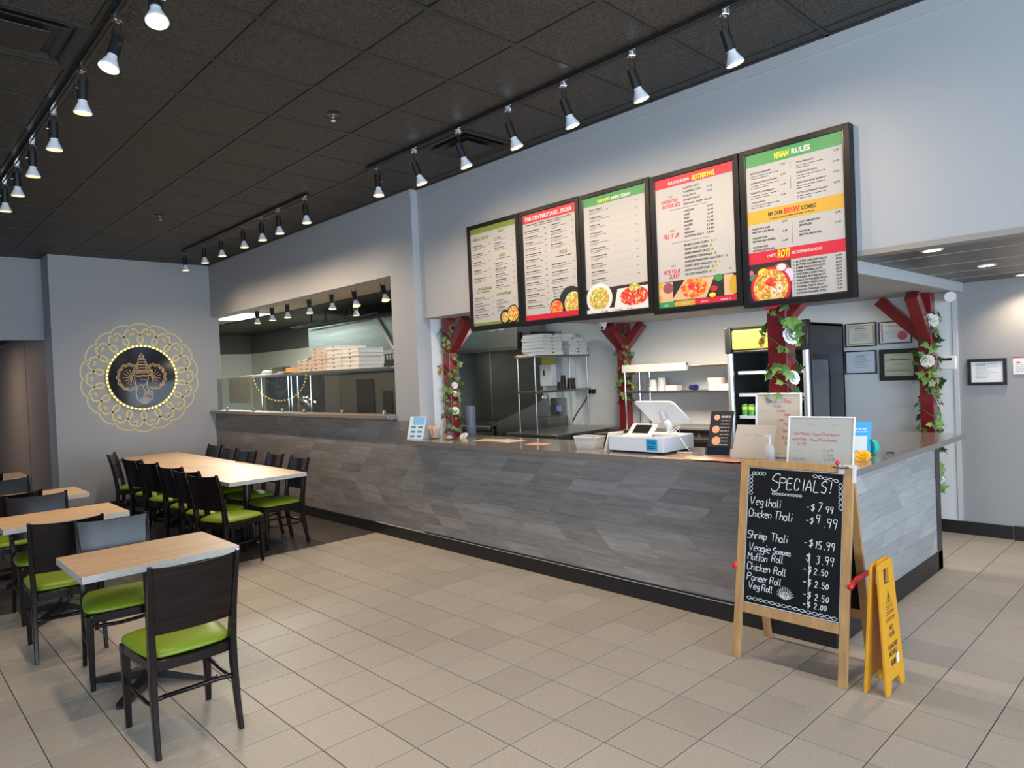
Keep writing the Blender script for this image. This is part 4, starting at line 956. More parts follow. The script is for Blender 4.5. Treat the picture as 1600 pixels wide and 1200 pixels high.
s.rect(0, 0, 0.455, 0.255, MBLK, 0.0008); v = 0.228
for n_, p_ in (('BUTTER CHICKEN ROTI', '15.99'), ('BUTTER PANEER ROTI', '14.99'), ('LAMB VINDALOO ROTI', '16.99'), ('LAMB KHEEMA ROTI', '16.99'), ('CHICKEN CURRY ROTI', '15.99'), ('PANEER BHURJI ROTI', '14.99'), ('SPINACH PANEER ROTI', '14.99'), ('CHICKEN TIKKA ROTI', '15.99'), ('PANEER TIKKA ROTI', '14.99'), ('KADHAI CHICKEN ROTI', '15.99'), ('KADHAI PANEER ROTI', '14.99')):
    s.txt(n_, 0.505, v, 0.012, INK, 0.0158 * len(n_), bold=0.03); s.disc(0.485, v + 0.006, 0.005, INK, 0.001); s.txt(p_, 0.945, v + 0.003, 0.0125, INK, align='r', bold=0.02); v -= 0.0205
s.disc(0.235, 0.085, 0.215, MRED, 0.0012); s.disc(0.235, 0.088, 0.185, FOODS[0], 0.0016); s.disc(0.24, 0.12, 0.06, FOODS[1], 0.002, 0.05); s.disc(0.27, 0.05, 0.03, MWHT, 0.0022, 0.045); s.disc(0.27, 0.05, 0.016, MYEL, 0.0024); s.disc(0.33, 0.075, 0.03, MWHT, 0.0022, 0.045); s.disc(0.33, 0.075, 0.016, MYEL, 0.0024)
s.disc(0.17, 0.185, 0.075, mat('terracotta', (0.5, 0.13, 0.06), 0.5), 0.0011, 0.06); s.disc(0.165, 0.19, 0.058, MLEM, 0.0014, 0.042); s.disc(0.35, 0.20, 0.085, mat('terracotta_dark', (0.35, 0.06, 0.03), 0.5), 0.001, 0.065); s.disc(0.355, 0.212, 0.05, MWHT, 0.0014, 0.036); s.disc(0.05, 0.165, 0.04, MGREEN, 0.001); s.disc(0.43, 0.155, 0.05, mat('onion_lilac', (0.6, 0.5, 0.65), 0.5), 0.0011, 0.07); s.disc(0.03, 0.20, 0.025, mat('radish_pink', (0.6, 0.1, 0.25), 0.5), 0.0012)
s.done()
# ================================================================== chalkboard
A0 = Vector((-1.745, 3.63, 0)); lean = math.atan2(0.195, 1.13)
FA = Frame((-2.06, 3.625, 0), (1, 0, 0), (0, math.sin(lean), math.cos(lean)))       # front leaf
AW = 0.64; AH = 1.145
ab = thing('chalkboard_sign', 'wooden A-frame chalkboard listing specials and prices, standing before the counter', 'chalkboard', (-1.74, 3.83, 0))
for u in (0, AW - 0.045): obj('stile', MB().fbox(FA, u, 0, u + 0.045, AH, -0.022, 0), PINE, ab, bevel=0.002)
obj('top_rail', MB().fbox(FA, 0.045, AH - 0.042, AW - 0.045, AH, -0.020, -0.001), PINE, ab, bevel=0.002)
obj('bottom_rail', MB().fbox(FA, 0.045, 0.265, AW - 0.045, 0.318, -0.020, -0.001), PINE, ab, bevel=0.002)
sl = obj('writing_panel', MB().fbox(FA, 0.045, 0.318, AW - 0.045, AH - 0.042, -0.013, -0.007), SLATE, ab)
WB = MB(); x0, x1, z0, z1 = 0.047, AW - 0.047, 0.320, AH - 0.044
for a in ((x0, z0, x1, z0 + 0.005), (x0, z1 - 0.004, x1, z1), (x0, z0, x0 + 0.004, z1), (x1 - 0.004, z0, x1, z1)): WB.fbox(FA, *a, -0.0072, -0.0045)
obj('panel_bead', WB, mat('pale_bead', (0.55, 0.54, 0.52), 0.6), ab)
FB = Frame((-2.06, 4.045, 0), (1, 0, 0), (0, -math.sin(math.atan2(0.21, 1.12)), math.cos(math.atan2(0.21, 1.12))))
for u in (0.0, AW - 0.045): obj('rear_stile', MB().fbox(FB, u, 0, u + 0.045, AH - 0.01, 0.0, 0.020), PINE, ab, bevel=0.002)
for a_, b_ in ((0.265, 0.318), (AH - 0.06, AH - 0.01)): obj('rear_rail', MB().fbox(FB, 0.045, a_, AW - 0.045, b_, 0.001, 0.019), PINE, ab, bevel=0.002)
obj('rear_panel', MB().fbox(FB, 0.045, 0.318, AW - 0.045, AH - 0.06, 0.006, 0.012), SLATE, ab)
def apt(F, u, v, d=0): return tuple(F(u, v, d))
for s, u in ((-1, -0.006), (1, AW + 0.006)):
    p, q = Vector(apt(FA, u, 0.53, -0.02)), Vector(apt(FB, u, 0.545, 0.0)); d_ = 0.16 if s > 0 else 0.0
    obj('brace_strap', MB().tube([p + Vector((0, -0.035, -0.01)), p + Vector((0, 0.05, 0.015)), q + Vector((0.004 * s, -0.01, 0.0))], 0.015, 8), mat('red_strap', (0.72, 0.02, 0.03), 0.4), ab, smooth=True, label='red brace strap')
ta = MB(); ta.fbox(FA, AW - 0.075, AH - 0.045, AW - 0.045, AH + 0.004, -0.024, 0.004).fbox(FA, AW - 0.004, AH - 0.09, AW + 0.006, AH + 0.006, -0.03, 0.003).fbox(FA, AW - 0.06, AH - 0.012, AW + 0.004, AH + 0.005, -0.024, 0.004)
obj('tape_wrap', ta, mat('clear_tape', (0.72, 0.68, 0.60), 0.25), ab, label='strip of clear tape at the top right corner')
obj('hinge_cord', MB().tube([apt(FA, AW - 0.10, AH - 0.010, 0.008), apt(FA, AW - 0.06, AH - 0.015, 0.010), apt(FA, AW - 0.02, AH - 0.010, 0.008)], 0.006, 6), BLKP, ab)
obj('red_tie', MB().lathe(apt(FA, AW - 0.085, AH + 0.012, -0.006), [(0.004, -0.012), (0.013, -0.004), (0.012, 0.006), (0.003, 0.012)], 10, (0.9, -0.2, 0.4)), MATS['red_strap'], ab, smooth=True)
ck = MB(); FCk = Frame(FA(0, 0, -0.0068), FA.U, FA.V); Dk = 0.0008
def braid(u0, v0, u1, v1, n, amp=0.010):
    L_ = math.hypot(u1 - u0, v1 - v0); nu, nv = -(v1 - v0) / L_, (u1 - u0) / L_
    for ph in (0, PI):
        ck.ribbon(FCk, [(lerp(u0, u1, i / (n * 6)) + nu * amp * math.sin(PI * i / 6 + ph), lerp(v0, v1, i / (n * 6)) + nv * amp * math.sin(PI * i / 6 + ph)) for i in range(n * 6 + 1)], 0.0028, Dk)
braid(0.07, 1.065, 0.155, 1.068, 4); braid(0.065, 1.055, 0.068, 0.94, 5); braid(0.425, 1.078, 0.565, 1.058, 5, 0.008); braid(0.575, 1.050, 0.580, 0.905, 5, 0.010)
braid(0.195, 0.958, 0.37, 0.960, 9, 0.006); braid(0.070, 0.352, 0.582, 0.338, 15, 0.008)
hand(ck, FCk, 'S', 0.190, 0.975, 0.098, Dk, 0.0045, seed=1)
hand(ck, FCk, 'PECIALS!', 0.235, 0.990, 0.062, Dk, 0.0045, seed=2, space=0.62)
for tx, u, v, h, sd in (('Veg', 0.065, 0.885, 0.050, 3), ('thali', 0.160, 0.882, 0.050, 4), ('Chicken', 0.060, 0.815, 0.046, 5), ('Thali', 0.215, 0.815, 0.050, 6), ('Shrimp', 0.058, 0.690, 0.048, 7), ('Thali', 0.200, 0.690, 0.048, 8),
                        ('Veggie', 0.070, 0.620, 0.050, 9), ('Samosa', 0.215, 0.622, 0.036, 10), ('Mutton', 0.066, 0.568, 0.044, 11), ('Roll', 0.210, 0.575, 0.042, 12), ('Chicken', 0.064, 0.510, 0.046, 13), ('Roll', 0.225, 0.508, 0.044, 14),
                        ('Paneer', 0.066, 0.452, 0.044, 15), ('Roll', 0.205, 0.450, 0.042, 16), ('Veg', 0.078, 0.405, 0.042, 17), ('Roll', 0.160, 0.402, 0.040, 18),
                        ('-$', 0.395, 0.885, 0.044, 20), ('7', 0.460, 0.885, 0.052, 21), ('99', 0.502, 0.882, 0.038, 22), ('-$', 0.395, 0.815, 0.040, 23), ('9', 0.452, 0.822, 0.048, 24), ('.99', 0.488, 0.803, 0.054, 25),
                        ('-$', 0.390, 0.690, 0.048, 26), ('15.99', 0.450, 0.685, 0.044, 27), ('$', 0.405, 0.610, 0.050, 28), ('3.99', 0.460, 0.605, 0.048, 29), ('-$', 0.392, 0.548, 0.044, 30), ('2.50', 0.452, 0.548, 0.036, 31),
                        ('-$', 0.394, 0.482, 0.042, 32), ('2.50', 0.457, 0.480, 0.036, 33), ('-$', 0.394, 0.415, 0.042, 34), ('2.50', 0.460, 0.412, 0.036, 35), ('-$', 0.396, 0.364, 0.038, 36), ('2.00', 0.458, 0.368, 0.032, 37)):
    hand(ck, FCk, tx, u, v, h * 0.92, Dk, 0.0038, seed=sd, space=0.55 if len(tx) > 3 and tx[0].isalpha() else 0.8)
for z in (0.60, 0.53, 0.47, 0.40): ck.ribbon(FCk, [(0.425, z + 0.045), (0.423, z - 0.02)], 0.003, Dk)
for k in range(11):
    a = R(25 + k * 13); L_ = 0.048 + 0.018 * math.sin(a); c, s_ = math.cos(a), math.sin(a)
    ck.ribbon(FCk, [(0.295, 0.380), (0.295 + c * L_ * 0.5 - s_ * 0.008, 0.380 + s_ * L_ * 0.6), (0.295 + c * L_, 0.380 + s_ * L_ * 1.1), (0.295 + c * L_ * 0.5 + s_ * 0.008, 0.380 + s_ * L_ * 0.5), (0.295, 0.380)], 0.0026, Dk)
obj('chalk_writing', ck, CHALK, sl, kind='stuff')

# ================================================================== wet floor sign
wf = thing('wet_floor_sign', 'yellow folding wet floor caution sign beside the chalkboard', 'caution sign', (-1.29, 3.80, 0))
def leafp(F, s):
    h = 0.655; m = MB()
    def hw(v): return 0.135 - 0.032 * v / h
    t0, t1 = 0, 0.012
    # four sided pieces round the handle hole, cut-out feet at the bottom
    def q(P): m.prism(F, P, t0, t1)
    q([(-0.135, 0), (-0.075, 0), (-0.052, 0.06), (-hw(0.06), 0.06)]); q([(0.075, 0), (0.135, 0), (hw(0.06), 0.06), (0.052, 0.06)])
    q([(-hw(0.06), 0.06), (hw(0.06), 0.06), (hw(0.54), 0.54), (-hw(0.54), 0.54)])
    q([(-hw(0.54), 0.54), (-0.035, 0.54), (-0.035, 0.615), (-hw(0.615), 0.615)]); q([(0.035, 0.54), (hw(0.54), 0.54), (hw(0.615), 0.615), (0.035, 0.615)])
    q([(-hw(0.615), 0.615), (hw(0.615), 0.615), (hw(0.645) - 0.006, 0.645), (0.07, 0.655), (-0.07, 0.655), (-hw(0.645) + 0.006, 0.645)])
    return m
la = math.atan2(0.036, 0.655)
F1 = Frame((-1.248, 3.795, 0), (0, 1, 0), (-math.sin(la), 0, math.cos(la)))
F2 = Frame((-1.346, 3.785, 0), (0, 1, 0), (math.sin(la), 0, math.cos(la)))
for F in (F1, F2):
    lf = obj('sign_leaf', leafp(F, 1), YEL, wf, bevel=0.0015)
    if F is F1: face = lf
obj('sign_hinge', MB().cyl((-1.296, 3.725, 0.648), (-1.296, 3.875, 0.648), 0.013, seg=12), YEL, wf, smooth='auto')
rbm = MB().fbox(F1, -0.129, 0.06, -0.121, 0.60, 0.012, 0.018).fbox(F1, 0.08, 0.40, 0.086, 0.41, 0.012, 0.014)
FW = Frame(F1(0, 0, 0.0122), (0, 1, 0), F1.V); k_ = MB(); kg = MB()
k_.ribbon(FW, [(-0.042, 0.425), (0.042, 0.425), (0.0, 0.505)], 0.005, 0.001, True)
k_.ribbon(FW, [(-0.045, 0.415), (0.045, 0.415)], 0.003, 0.001); k_.disc(FW, 0.006, 0.480, 0.006, 0.001)
k_.ribbon(FW, [(0.004, 0.472), (-0.004, 0.455), (0.012, 0.446), (0.002, 0.434)], 0.006, 0.001); k_.ribbon(FW, [(-0.016, 0.470), (0.002, 0.466), (0.018, 0.472)], 0.004, 0.001); k_.ribbon(FW, [(-0.004, 0.455), (-0.016, 0.442)], 0.005, 0.001)
BR = mat('sign_brown_ink', (0.10, 0.035, 0.01), 0.5)
for tx, v, h, w in (('CAUTION', 0.383, 0.020, 0.115), ('ATTENTION', 0.350, 0.020, 0.125)): text(kg, FW, tx, 0, v, h, 0.001, w, 'c')
for tx, v, h, w in (('WET', 0.303, 0.025, 0.050), ('FLOOR', 0.270, 0.025, 0.080), ('PLANCHER', 0.212, 0.025, 0.13), ('MOUILLE', 0.178, 0.025, 0.115)): text(k_, FW, tx, 0, v, h, 0.001, w, 'c', bold=0.01)
text(k_, FW, 'GLOBE', -0.01, 0.130, 0.026, 0.001, 0.07, 'c', bold=0.04)
obj('warning_print', k_, MBLK, face, kind='stuff'); obj('caution_print', kg, BR, face, kind='stuff')
obj('white_sticker', MB().disc(FW, 0.052, 0.148, 0.022, 0.0016, 0.028), WHITEP, face, label='small white sticker')

# ================================================================== red columns with ivy
def strut(mb, p0, p1, w, dvec):
    p0, p1 = Vector(p0), Vector(p1); a = (p1 - p0).normalized(); d = Vector(dvec).normalized(); n = a.cross(d).normalized()
    return mb.hexa([p0 - d * w - n * w, p0 + d * w - n * w, p0 + d * w + n * w, p0 - d * w + n * w, p1 - d * w - n * w, p1 + d * w - n * w, p1 + d * w + n * w, p1 - d * w + n * w])
def column(x0, y0, x1, y1, struts, label):
    cx, cy = (x0 + x1) / 2, (y0 + y1) / 2
    t = thing('red_column', label, 'column', (cx, cy, 0), 'red columns')
    obj('post', MB().box(x0, y0, 0, x1, y1, 2.285), RED, t, bevel=0.004)
    for dx, dy in struts:
        w = 0.052; l = math.hypot(dx, dy); ux, uy = dx / l, dy / l
        m = strut(MB(), (cx + ux * 0.02, cy + uy * 0.02, 2.285 - l - 0.02), (cx + dx, cy + dy, 2.285 - 0.03), w, (-uy, ux, 0))
        m.v = [(a, b, min(c, 2.284)) for a, b, c in m.v]
        obj('brace', m, RED, t, bevel=0.003)
    return t
# leaf: five lobed, slightly folded
lo = [(0, 0), (0.25, -0.06), (0.42, 0.10), (0.30, 0.22), (0.55, 0.42), (0.26, 0.50), (0.0, 1.0), (-0.26, 0.50), (-0.55, 0.42), (-0.30, 0.22), (-0.42, 0.10), (-0.25, -0.06)]
def leaf_mesh():
    V = [(0, 0.35, 0.0)] + [(x, y, -0.10 * abs(x) - 0.12 * y * y) for x, y in lo]; n = len(lo)
    me = bpy.data.meshes.new('leaf'); me.from_pydata([(x, y - 0.0, z) for x, y, z in V], [], [(0, 1 + i, 1 + (i + 1) % n) for i in range(n)]); me.materials.append(LEAF); return me
LM = leaf_mesh()
def petals(mb, c, r, nrm, n=6):
    nrm = Vector(nrm).normalized(); t = nrm.orthogonal().normalized(); b = nrm.cross(t); c = Vector(c)
    for ring, (rr, up, cnt) in enumerate(((1.0, 0.15, n), (0.66, 0.42, n - 1), (0.36, 0.62, 4))):
        for k in range(cnt):
            a = 2 * PI * (k + 0.5 * ring) / cnt; d = t * math.cos(a) + b * math.sin(a); sd = nrm.cross(d)
            w = rr * r * 0.62
            P = [c + nrm * r * 0.05, c + d * r * rr * 0.55 - sd * w + nrm * r * up * 0.7, c + d * r * rr - sd * w * 0.5 + nrm * r * up, c + d * r * rr + sd * w * 0.5 + nrm * r * up, c + d * r * rr * 0.55 + sd * w + nrm * r * up * 0.7]
            mb.add(P, [(0, 1, 2, 3, 4)])
    mb.lathe(c + nrm * r * 0.2, [(r * 0.05, 0), (r * 0.22, r * 0.25), (r * 0.05, r * 0.5)], 6, nrm)
def ivy(x0, y0, x1, y1, zlo, zhi, nleaf, flowers, label, seed, size=0.07, turns=3.0):
    rr = random.Random(seed); cx, cy = (x0 + x1) / 2, (y0 + y1) / 2; hw = (x1 - x0) / 2 + 0.012; hd = (y1 - y0) / 2 + 0.012
    t = thing('ivy_garland', label, 'garland', (cx, cy, zhi))
    def pos(s, ph=0.0, out=0.0):
        a = 2 * PI * turns * s + ph; c, n_ = math.cos(a), math.sin(a); k = 1 / max(abs(c), abs(n_))
        return Vector((cx + c * k * (hw + out), cy + n_ * k * (hd + out), lerp(zhi, zlo, s)))
    for ph in (0.4, 3.2):
        obj('vine', MB().tube([pos(i / 60, ph, 0.004) for i in range(61)], 0.003, 5), STEM, t)
    for k in range(nleaf):
        s = (k + rr.random()) / nleaf; ph = rr.choice((0.4, 3.2)); a0 = 2 * PI * turns * s + ph
        if math.cos(a0 + 2.3) > 0.55 and rr.random() < 0.5: ph += 1.5      # more foliage where it hangs free
        p = pos(s, ph, 0.006); o = bpy.data.objects.new('leaf', LM); COL.objects.link(o); o.parent = t
        sz = size * rr.uniform(0.55, 1.15)
        out = Vector((p.x - cx, p.y - cy, 0)).normalized(); side = Vector((-out.y, out.x, 0))
        tip = (side * rr.uniform(-1, 1) + Vector((0, 0, rr.uniform(-0.9, 0.25))) + out * rr.uniform(0.05, 0.6)).normalized()
        nz = (out + Vector((rr.uniform(-.4, .4), rr.uniform(-.4, .4), rr.uniform(0, .6)))).normalized(); xx = tip.cross(nz).normalized(); nz = xx.cross(tip)
        M = Matrix((xx, tip, nz)).transposed().to_4x4(); M.translation = p - t.location + out * 0.008
        o.matrix_local = M @ Matrix.Scale(sz, 4)
    for k, (s, a, r, ye) in enumerate(flowers):
        out = Vector((math.cos(a), math.sin(a), 0)); kk = 1 / max(abs(out.x), abs(out.y))
        p = Vector((cx + out.x * kk * hw, cy + out.y * kk * hd, lerp(zhi, zlo, s))) + out * 0.01; mb = MB(); petals(mb, p, r, out + Vector((0, 0, 0.25)))
        obj('flower', mb, FLOWY if ye else FLOWW, t, label='yellow flower' if ye else 'white flower')
column(-5.645, 4.40, -5.541, 4.50, ((0.30, 0.0), (0.0, 0.30)), 'red column with ivy at the left end of the service counter')
column(-2.165, 4.42, -2.035, 4.55, ((0.28, 0.0), (0.0, 0.28)), 'red column rising behind the counter below the last menu board')
column(-5.620, 7.26, -5.490, 7.38, ((0.30, 0.0), (-0.30, 0.0), (0, -0.3)), 'red column against the rear wall beside the pizza box shelves')
column(-2.085, 7.28, -1.968, 7.40, ((-0.40, 0.0), (0.0, -0.40)), 'red column by the framed certificates at the rear right corner')
VD = -0.75
ivy(-5.645, 4.40, -5.541, 4.50, 1.12, 2.20, 120, ((0.42, 3.9, 0.048, 1), (0.56, -0.2, 0.036, 0), (0.64, -0.2, 0.03, 0), (0.70, 3.7, 0.026, 0), (0.80, -0.3, 0.042, 0)), 'ivy with white and yellow flowers wound round the left counter column', 1, 0.062)
ivy(-2.165, 4.42, -2.035, 4.55, 1.44, 2.12, 64, ((0.42, 3.85, 0.052, 1), (0.38, -0.55, 0.058, 0), (0.78, -0.35, 0.048, 0)), 'ivy with a yellow and two white flowers round the column above the whiteboards', 5, 0.085, 1.6)
ivy(-5.620, 7.26, -5.490, 7.38, 1.25, 2.15, 90, ((0.22, 3.9, 0.035, 0),), 'dense ivy hanging on the column beside the pizza box shelves', 9, 0.075, 2.0)
ivy(-2.085, 7.28, -1.968, 7.40, 0.42, 2.12, 160, ((0.06, -0.9, 0.065, 0), (0.28, -1.3, 0.06, 0), (0.50, -0.2, 0.04, 0), (0.93, -0.2, 0.05, 0)), 'long ivy with white flowers wound down the rear right column', 12, 0.085, 4.0)

# ================================================================== things on the counter
TZ = 1.070
def prop(name, label, cat, mb, m, loc, **k):
    g_ = k.pop('group', None); o = obj(name, mb, m, None, loc=loc, **k); return tag(o, label, cat, g_)
# left flyer stand
t = thing('flyer_stand', 'blue and white flyer in a clear stand at the left end of the counter', 'flyer', (-5.83, 4.24, TZ))
Fl = Frame((-5.80, 4.02, TZ + 0.002), (1, 0.30, 0), (0, 0.25, 1)); 
obj('flyer_sheet', MB().fbox(Fl, -0.005, 0.0, 0.195, 0.235, -0.002, 0.0), mat('flyer_paper', (0.72, 0.78, 0.86), 0.4), t)
m = MB().fbox(Fl, 0.04, 0.15, 0.185, 0.228, 0.0002, 0.0010); obj('flyer_sky', m, mat('flyer_blue', (0.25, 0.55, 0.85), 0.4), t)
m = MB()
for i in range(2):
    for j in range(3): m.fbox(Fl, 0.03 + 0.085 * i, 0.025 + 0.045 * j, 0.085 + 0.085 * i, 0.043 + 0.045 * j, 0.0012, 0.0018)
obj('flyer_logos', m, mat('flyer_ink', (0.08, 0.22, 0.22), 0.5), t, kind='stuff')
obj('stand_foot', MB().fbox(Fl, -0.01, -0.0, 0.2, 0.008, -0.05, 0.006), GLASS, t)
# straws in a glass
t = thing('straw_cup', 'square glass of paper straws beside the flyer on the counter', 'straw holder', (-5.585, 4.20, TZ))
def square_glass(cx, cy, hw, h, t):
    a = hw - 0.004
    obj('glass_cup', MB().box(cx - hw, cy - hw, TZ, cx + hw, cy + hw, TZ + 0.008).box(cx - hw, cy - hw, TZ, cx + hw, cy - a, TZ + h).box(cx - hw, cy + a, TZ, cx + hw, cy + hw, TZ + h).box(cx - hw, cy - a, TZ, cx - a, cy + a, TZ + h).box(cx + a, cy - a, TZ, cx + hw, cy + a, TZ + h), GLASS, t)
square_glass(-5.585, 4.20, 0.042, 0.10, t)
rr = random.Random(4)
for k in range(16):
    a, b = rr.uniform(-0.026, 0.026), rr.uniform(-0.026, 0.026)
    obj('straw', MB().cyl((-5.585 + a * 0.6, 4.20 + b * 0.6, TZ + 0.01), (-5.585 + a * 1.9, 4.20 + b * 1.9, TZ + rr.uniform(0.12, 0.145)), 0.0045, seg=6), mat('paper_straw', (0.85, 0.55, 0.38), 0.6), t)
t = thing('glass_jar', 'square glass jar with small items beside the straws', 'jar', (-5.36, 4.22, TZ)); square_glass(-5.36, 4.22, 0.052, 0.10, t)
obj('jar_contents', MB().lathe((-5.36, 4.22, TZ + 0.01), [(0.03, 0), (0.04, 0.02), (0.028, 0.05), (0.01, 0.07)], 7), mat('purple_sweets', (0.16, 0.04, 0.10), 0.5), t)
obj('jar_contents', MB().lathe((-5.345, 4.20, TZ + 0.01), [(0.03, 0), (0.035, 0.015), (0.01, 0.035)], 7), mat('pale_sweets', (0.55, 0.6, 0.5), 0.5), t)
def flower(x, y, r, ye, label):
    mb = MB(); petals(mb, (x, y, TZ + r * 0.35), r, (0.15, -0.55, 0.8)); mb.lathe((x, y, TZ), [(r * 0.3, 0), (r * 0.5, r * 0.2), (r * 0.2, r * 0.5)], 8)
    prop('flower', label, 'flower', mb, FLOWY if ye else FLOWW, (x, y, TZ))
flower(-5.48, 4.27, 0.035, True, 'small yellow flower between the straw glass and the jar'); flower(-5.36, 4.40, 0.045, False, 'white artificial flower lying beside the left red column'); flower(-1.625, 4.52, 0.05, True, 'yellow artificial flower lying on the right end of the counter')
prop('blue_vase', 'tall translucent blue vase behind the white flower', 'vase', MB().lathe((-5.44, 4.565, TZ), [(0.048, 0), (0.052, 0.01), (0.050, 0.12), (0.052, 0.31), (0.046, 0.31), (0.044, 0.02)], 16), haze_mat('blue_glass', (0.16, 0.20, 0.28), 0.30), (-5.44, 4.565, TZ), smooth='auto')
def sheets(name, label, cat, specs, z0=TZ):
    t = thing(name, label, cat, (specs[0][0], specs[0][1], z0))
    for k, (x, y, w, h, a, m) in enumerate(specs):
        F = Frame((x, y, z0 + 0.0015 * k), (math.cos(R(a)), math.sin(R(a)), 0), (-math.sin(R(a)), math.cos(R(a)), 0))
        obj('sheet', MB().fbox(F, -w / 2, -h / 2, w / 2, h / 2, 0, 0.0012), m, t)
    return t
PY = mat('leaflet_yellow', (0.50, 0.40, 0.12), 0.5); PP = mat('leaflet_pink', (0.60, 0.28, 0.24), 0.5); PO = mat('leaflet_orange', (0.52, 0.20, 0.05), 0.5); PW = mat('leaflet_cream', (0.52, 0.47, 0.41), 0.5); PR = mat('leaflet_rose', (0.42, 0.12, 0.12), 0.5)
sheets('leaflet_pile', 'yellow and cream papers lying on the left part of the counter', 'papers', [(-4.92, 4.34, 0.24, 0.20, 12, PY), (-4.68, 4.36, 0.30, 0.21, -8, PW), (-4.62, 4.40, 0.10, 0.10, 30, KRAFT)])
sheets('pink_leaflet', 'pale pink leaflet left of the plastic food tub', 'papers', [(-4.22, 4.30, 0.20, 0.15, 10, PP)])
sheets('leaflet_fan', 'fanned colourful menu leaflets between cash drawer and whiteboards', 'papers', [(-2.78, 4.03, 0.14, 0.09, 4, PW), (-2.62, 4.06, 0.20, 0.14, 12, PW), (-2.66, 4.13, 0.21, 0.14, -14, PO), (-2.50, 4.09, 0.21, 0.14, 20, PY), (-2.44, 4.14, 0.20, 0.13, -5, PO), (-2.40, 4.045, 0.21, 0.12, 8, PW), (-2.22, 4.08, 0.21, 0.14, -4, PR), (-2.28, 4.03, 0.20, 0.10, 0, PP)])
# plastic tub
t = thing('food_tub', 'translucent rectangular plastic tub on the counter left of the cash drawer', 'tub', (-3.60, 4.25, TZ))
TUB = haze_mat('cloudy_plastic', (0.70, 0.70, 0.68), 0.62)
def tubmesh(cx, cy, w0, d0, w1, d1, h, th=0.003):
    m = MB(); o0 = [(cx - w0, cy - d0), (cx + w0, cy - d0), (cx + w0, cy + d0), (cx - w0, cy + d0)]; o1 = [(cx - w1, cy - d1), (cx + w1, cy - d1), (cx + w1, cy + d1), (cx - w1, cy + d1)]
    V = [(x, y, TZ) for x, y in o0] + [(x, y, TZ + h) for x, y in o1] + [(cx + (x - cx) * 0.97, cy + (y - cy) * 0.97, TZ + h) for x, y in o1] + [(cx + (x - cx) * 0.96, cy + (y - cy) * 0.96, TZ + th) for x, y in o0]
    F_ = [(3, 2, 1, 0)] + [(k * 4 + q, k * 4 + (q + 1) % 4, k * 4 + 4 + (q + 1) % 4, k * 4 + 4 + q) for k in range(3) for q in range(4)] + [(12, 13, 14, 15)]
    return m.add(V, F_)
obj('tub_body', tubmesh(-3.60, 4.25, 0.085, 0.06, 0.105, 0.075, 0.095), TUB, t)
obj('tub_rim', MB().box(-3.71, 4.170, TZ + 0.090, -3.49, 4.175, TZ + 0.098).box(-3.71, 4.325, TZ + 0.090, -3.49, 4.330, TZ + 0.098).box(-3.71, 4.17, TZ + 0.090, -3.703, 4.33, TZ + 0.098).box(-3.497, 4.17, TZ + 0.090, -3.49, 4.33, TZ + 0.098), WHITEP, t)
obj('tub_contents', MB().box(-3.67, 4.20, TZ + 0.004, -3.54, 4.30, TZ + 0.05), mat('grey_sachets', (0.35, 0.34, 0.32), 0.7), t, bevel=0.01)
prop('dark_box', 'black box with a wooden lid behind the plastic tub', 'box', MB().box(-3.78, 4.50, TZ, -3.52, 4.64, TZ + 0.09), BLKP, (-3.65, 4.57, TZ), bevel=0.004)
prop('receipt_printer', 'black receipt printer behind the cash drawer', 'printer', MB().prism(Frame((-3.50, 4.62, TZ), (0, -1, 0), (0, 0, 1)), [(0, 0), (0.16, 0), (0.16, 0.06), (0.09, 0.125), (0, 0.125)], -0.16, 0.0), BLKP, (-3.42, 4.55, TZ), bevel=0.004)
# menu card leaning against the drawer
Fp = Frame((-3.375, 4.16, TZ), (0.35, 1, 0), (0.42, -0.1, 1))
prop('menu_card', 'blank cream card leaning on the left side of the cash drawer', 'card', MB().fbox(Fp, -0.01, 0, 0.13, 0.16, 0, 0.003), mat('cream_card', (0.72, 0.64, 0.52), 0.6), (-3.37, 4.22, TZ))
# cash drawer
t = thing('cash_drawer', 'white cash drawer with a blue sticker on the counter', 'cash drawer', (-3.08, 4.34, TZ))
obj('drawer_body', MB().box(-3.325, 4.15, TZ + 0.012, -2.835, 4.55, TZ + 0.118), mat('pale_blue_white', (0.62, 0.66, 0.72), 0.35), t, bevel=0.004)
obj('drawer_foot', MB().box(-3.30, 4.165, TZ, -2.86, 4.53, TZ + 0.012), BLKP, t)
st = obj('sticker', MB().box(-2.98, 4.1485, TZ + 0.025, -2.885, 4.1505, TZ + 0.108), mat('sticker_blue', (0.02, 0.33, 0.62), 0.4), t, label='blue square sticker')
m = MB(); Fs = Frame((-2.98, 4.148, TZ + 0.025), (1, 0, 0), (0, 0, 1))
for k, v in enumerate((0.062, 0.048, 0.026, 0.014)): bars(m, Fs, 0.012, v, 0.07, 0.007, 0.0005, k, 0.02)
obj('sticker_print', m, mat('sticker_dark', (0.01, 0.06, 0.15), 0.4), st, kind='stuff')
# payment terminal
t = thing('card_terminal', 'small white payment terminal with dark screen on the cash drawer', 'card terminal', (-3.10, 4.25, TZ + 0.118))
Ft = Frame((-3.185, 4.175, TZ + 0.124), (1, 0.10, 0), (-0.10, 0.8, 0.55))
obj('terminal_body', MB().fbox(Ft, 0, 0, 0.215, 0.15, -0.018, 0), WHITEP, t, bevel=0.010, seg=3, smooth='auto')
obj('terminal_screen', MB().fbox(Ft, 0.042, 0.030, 0.178, 0.128, 0.0, 0.0012), mat('dark_screen', (0.02, 0.018, 0.018), 0.12), t)
obj('terminal_stand', MB().box(-3.13, 4.20, TZ + 0.118, -3.03, 4.30, TZ + 0.135), WHITEP, t, bevel=0.003)
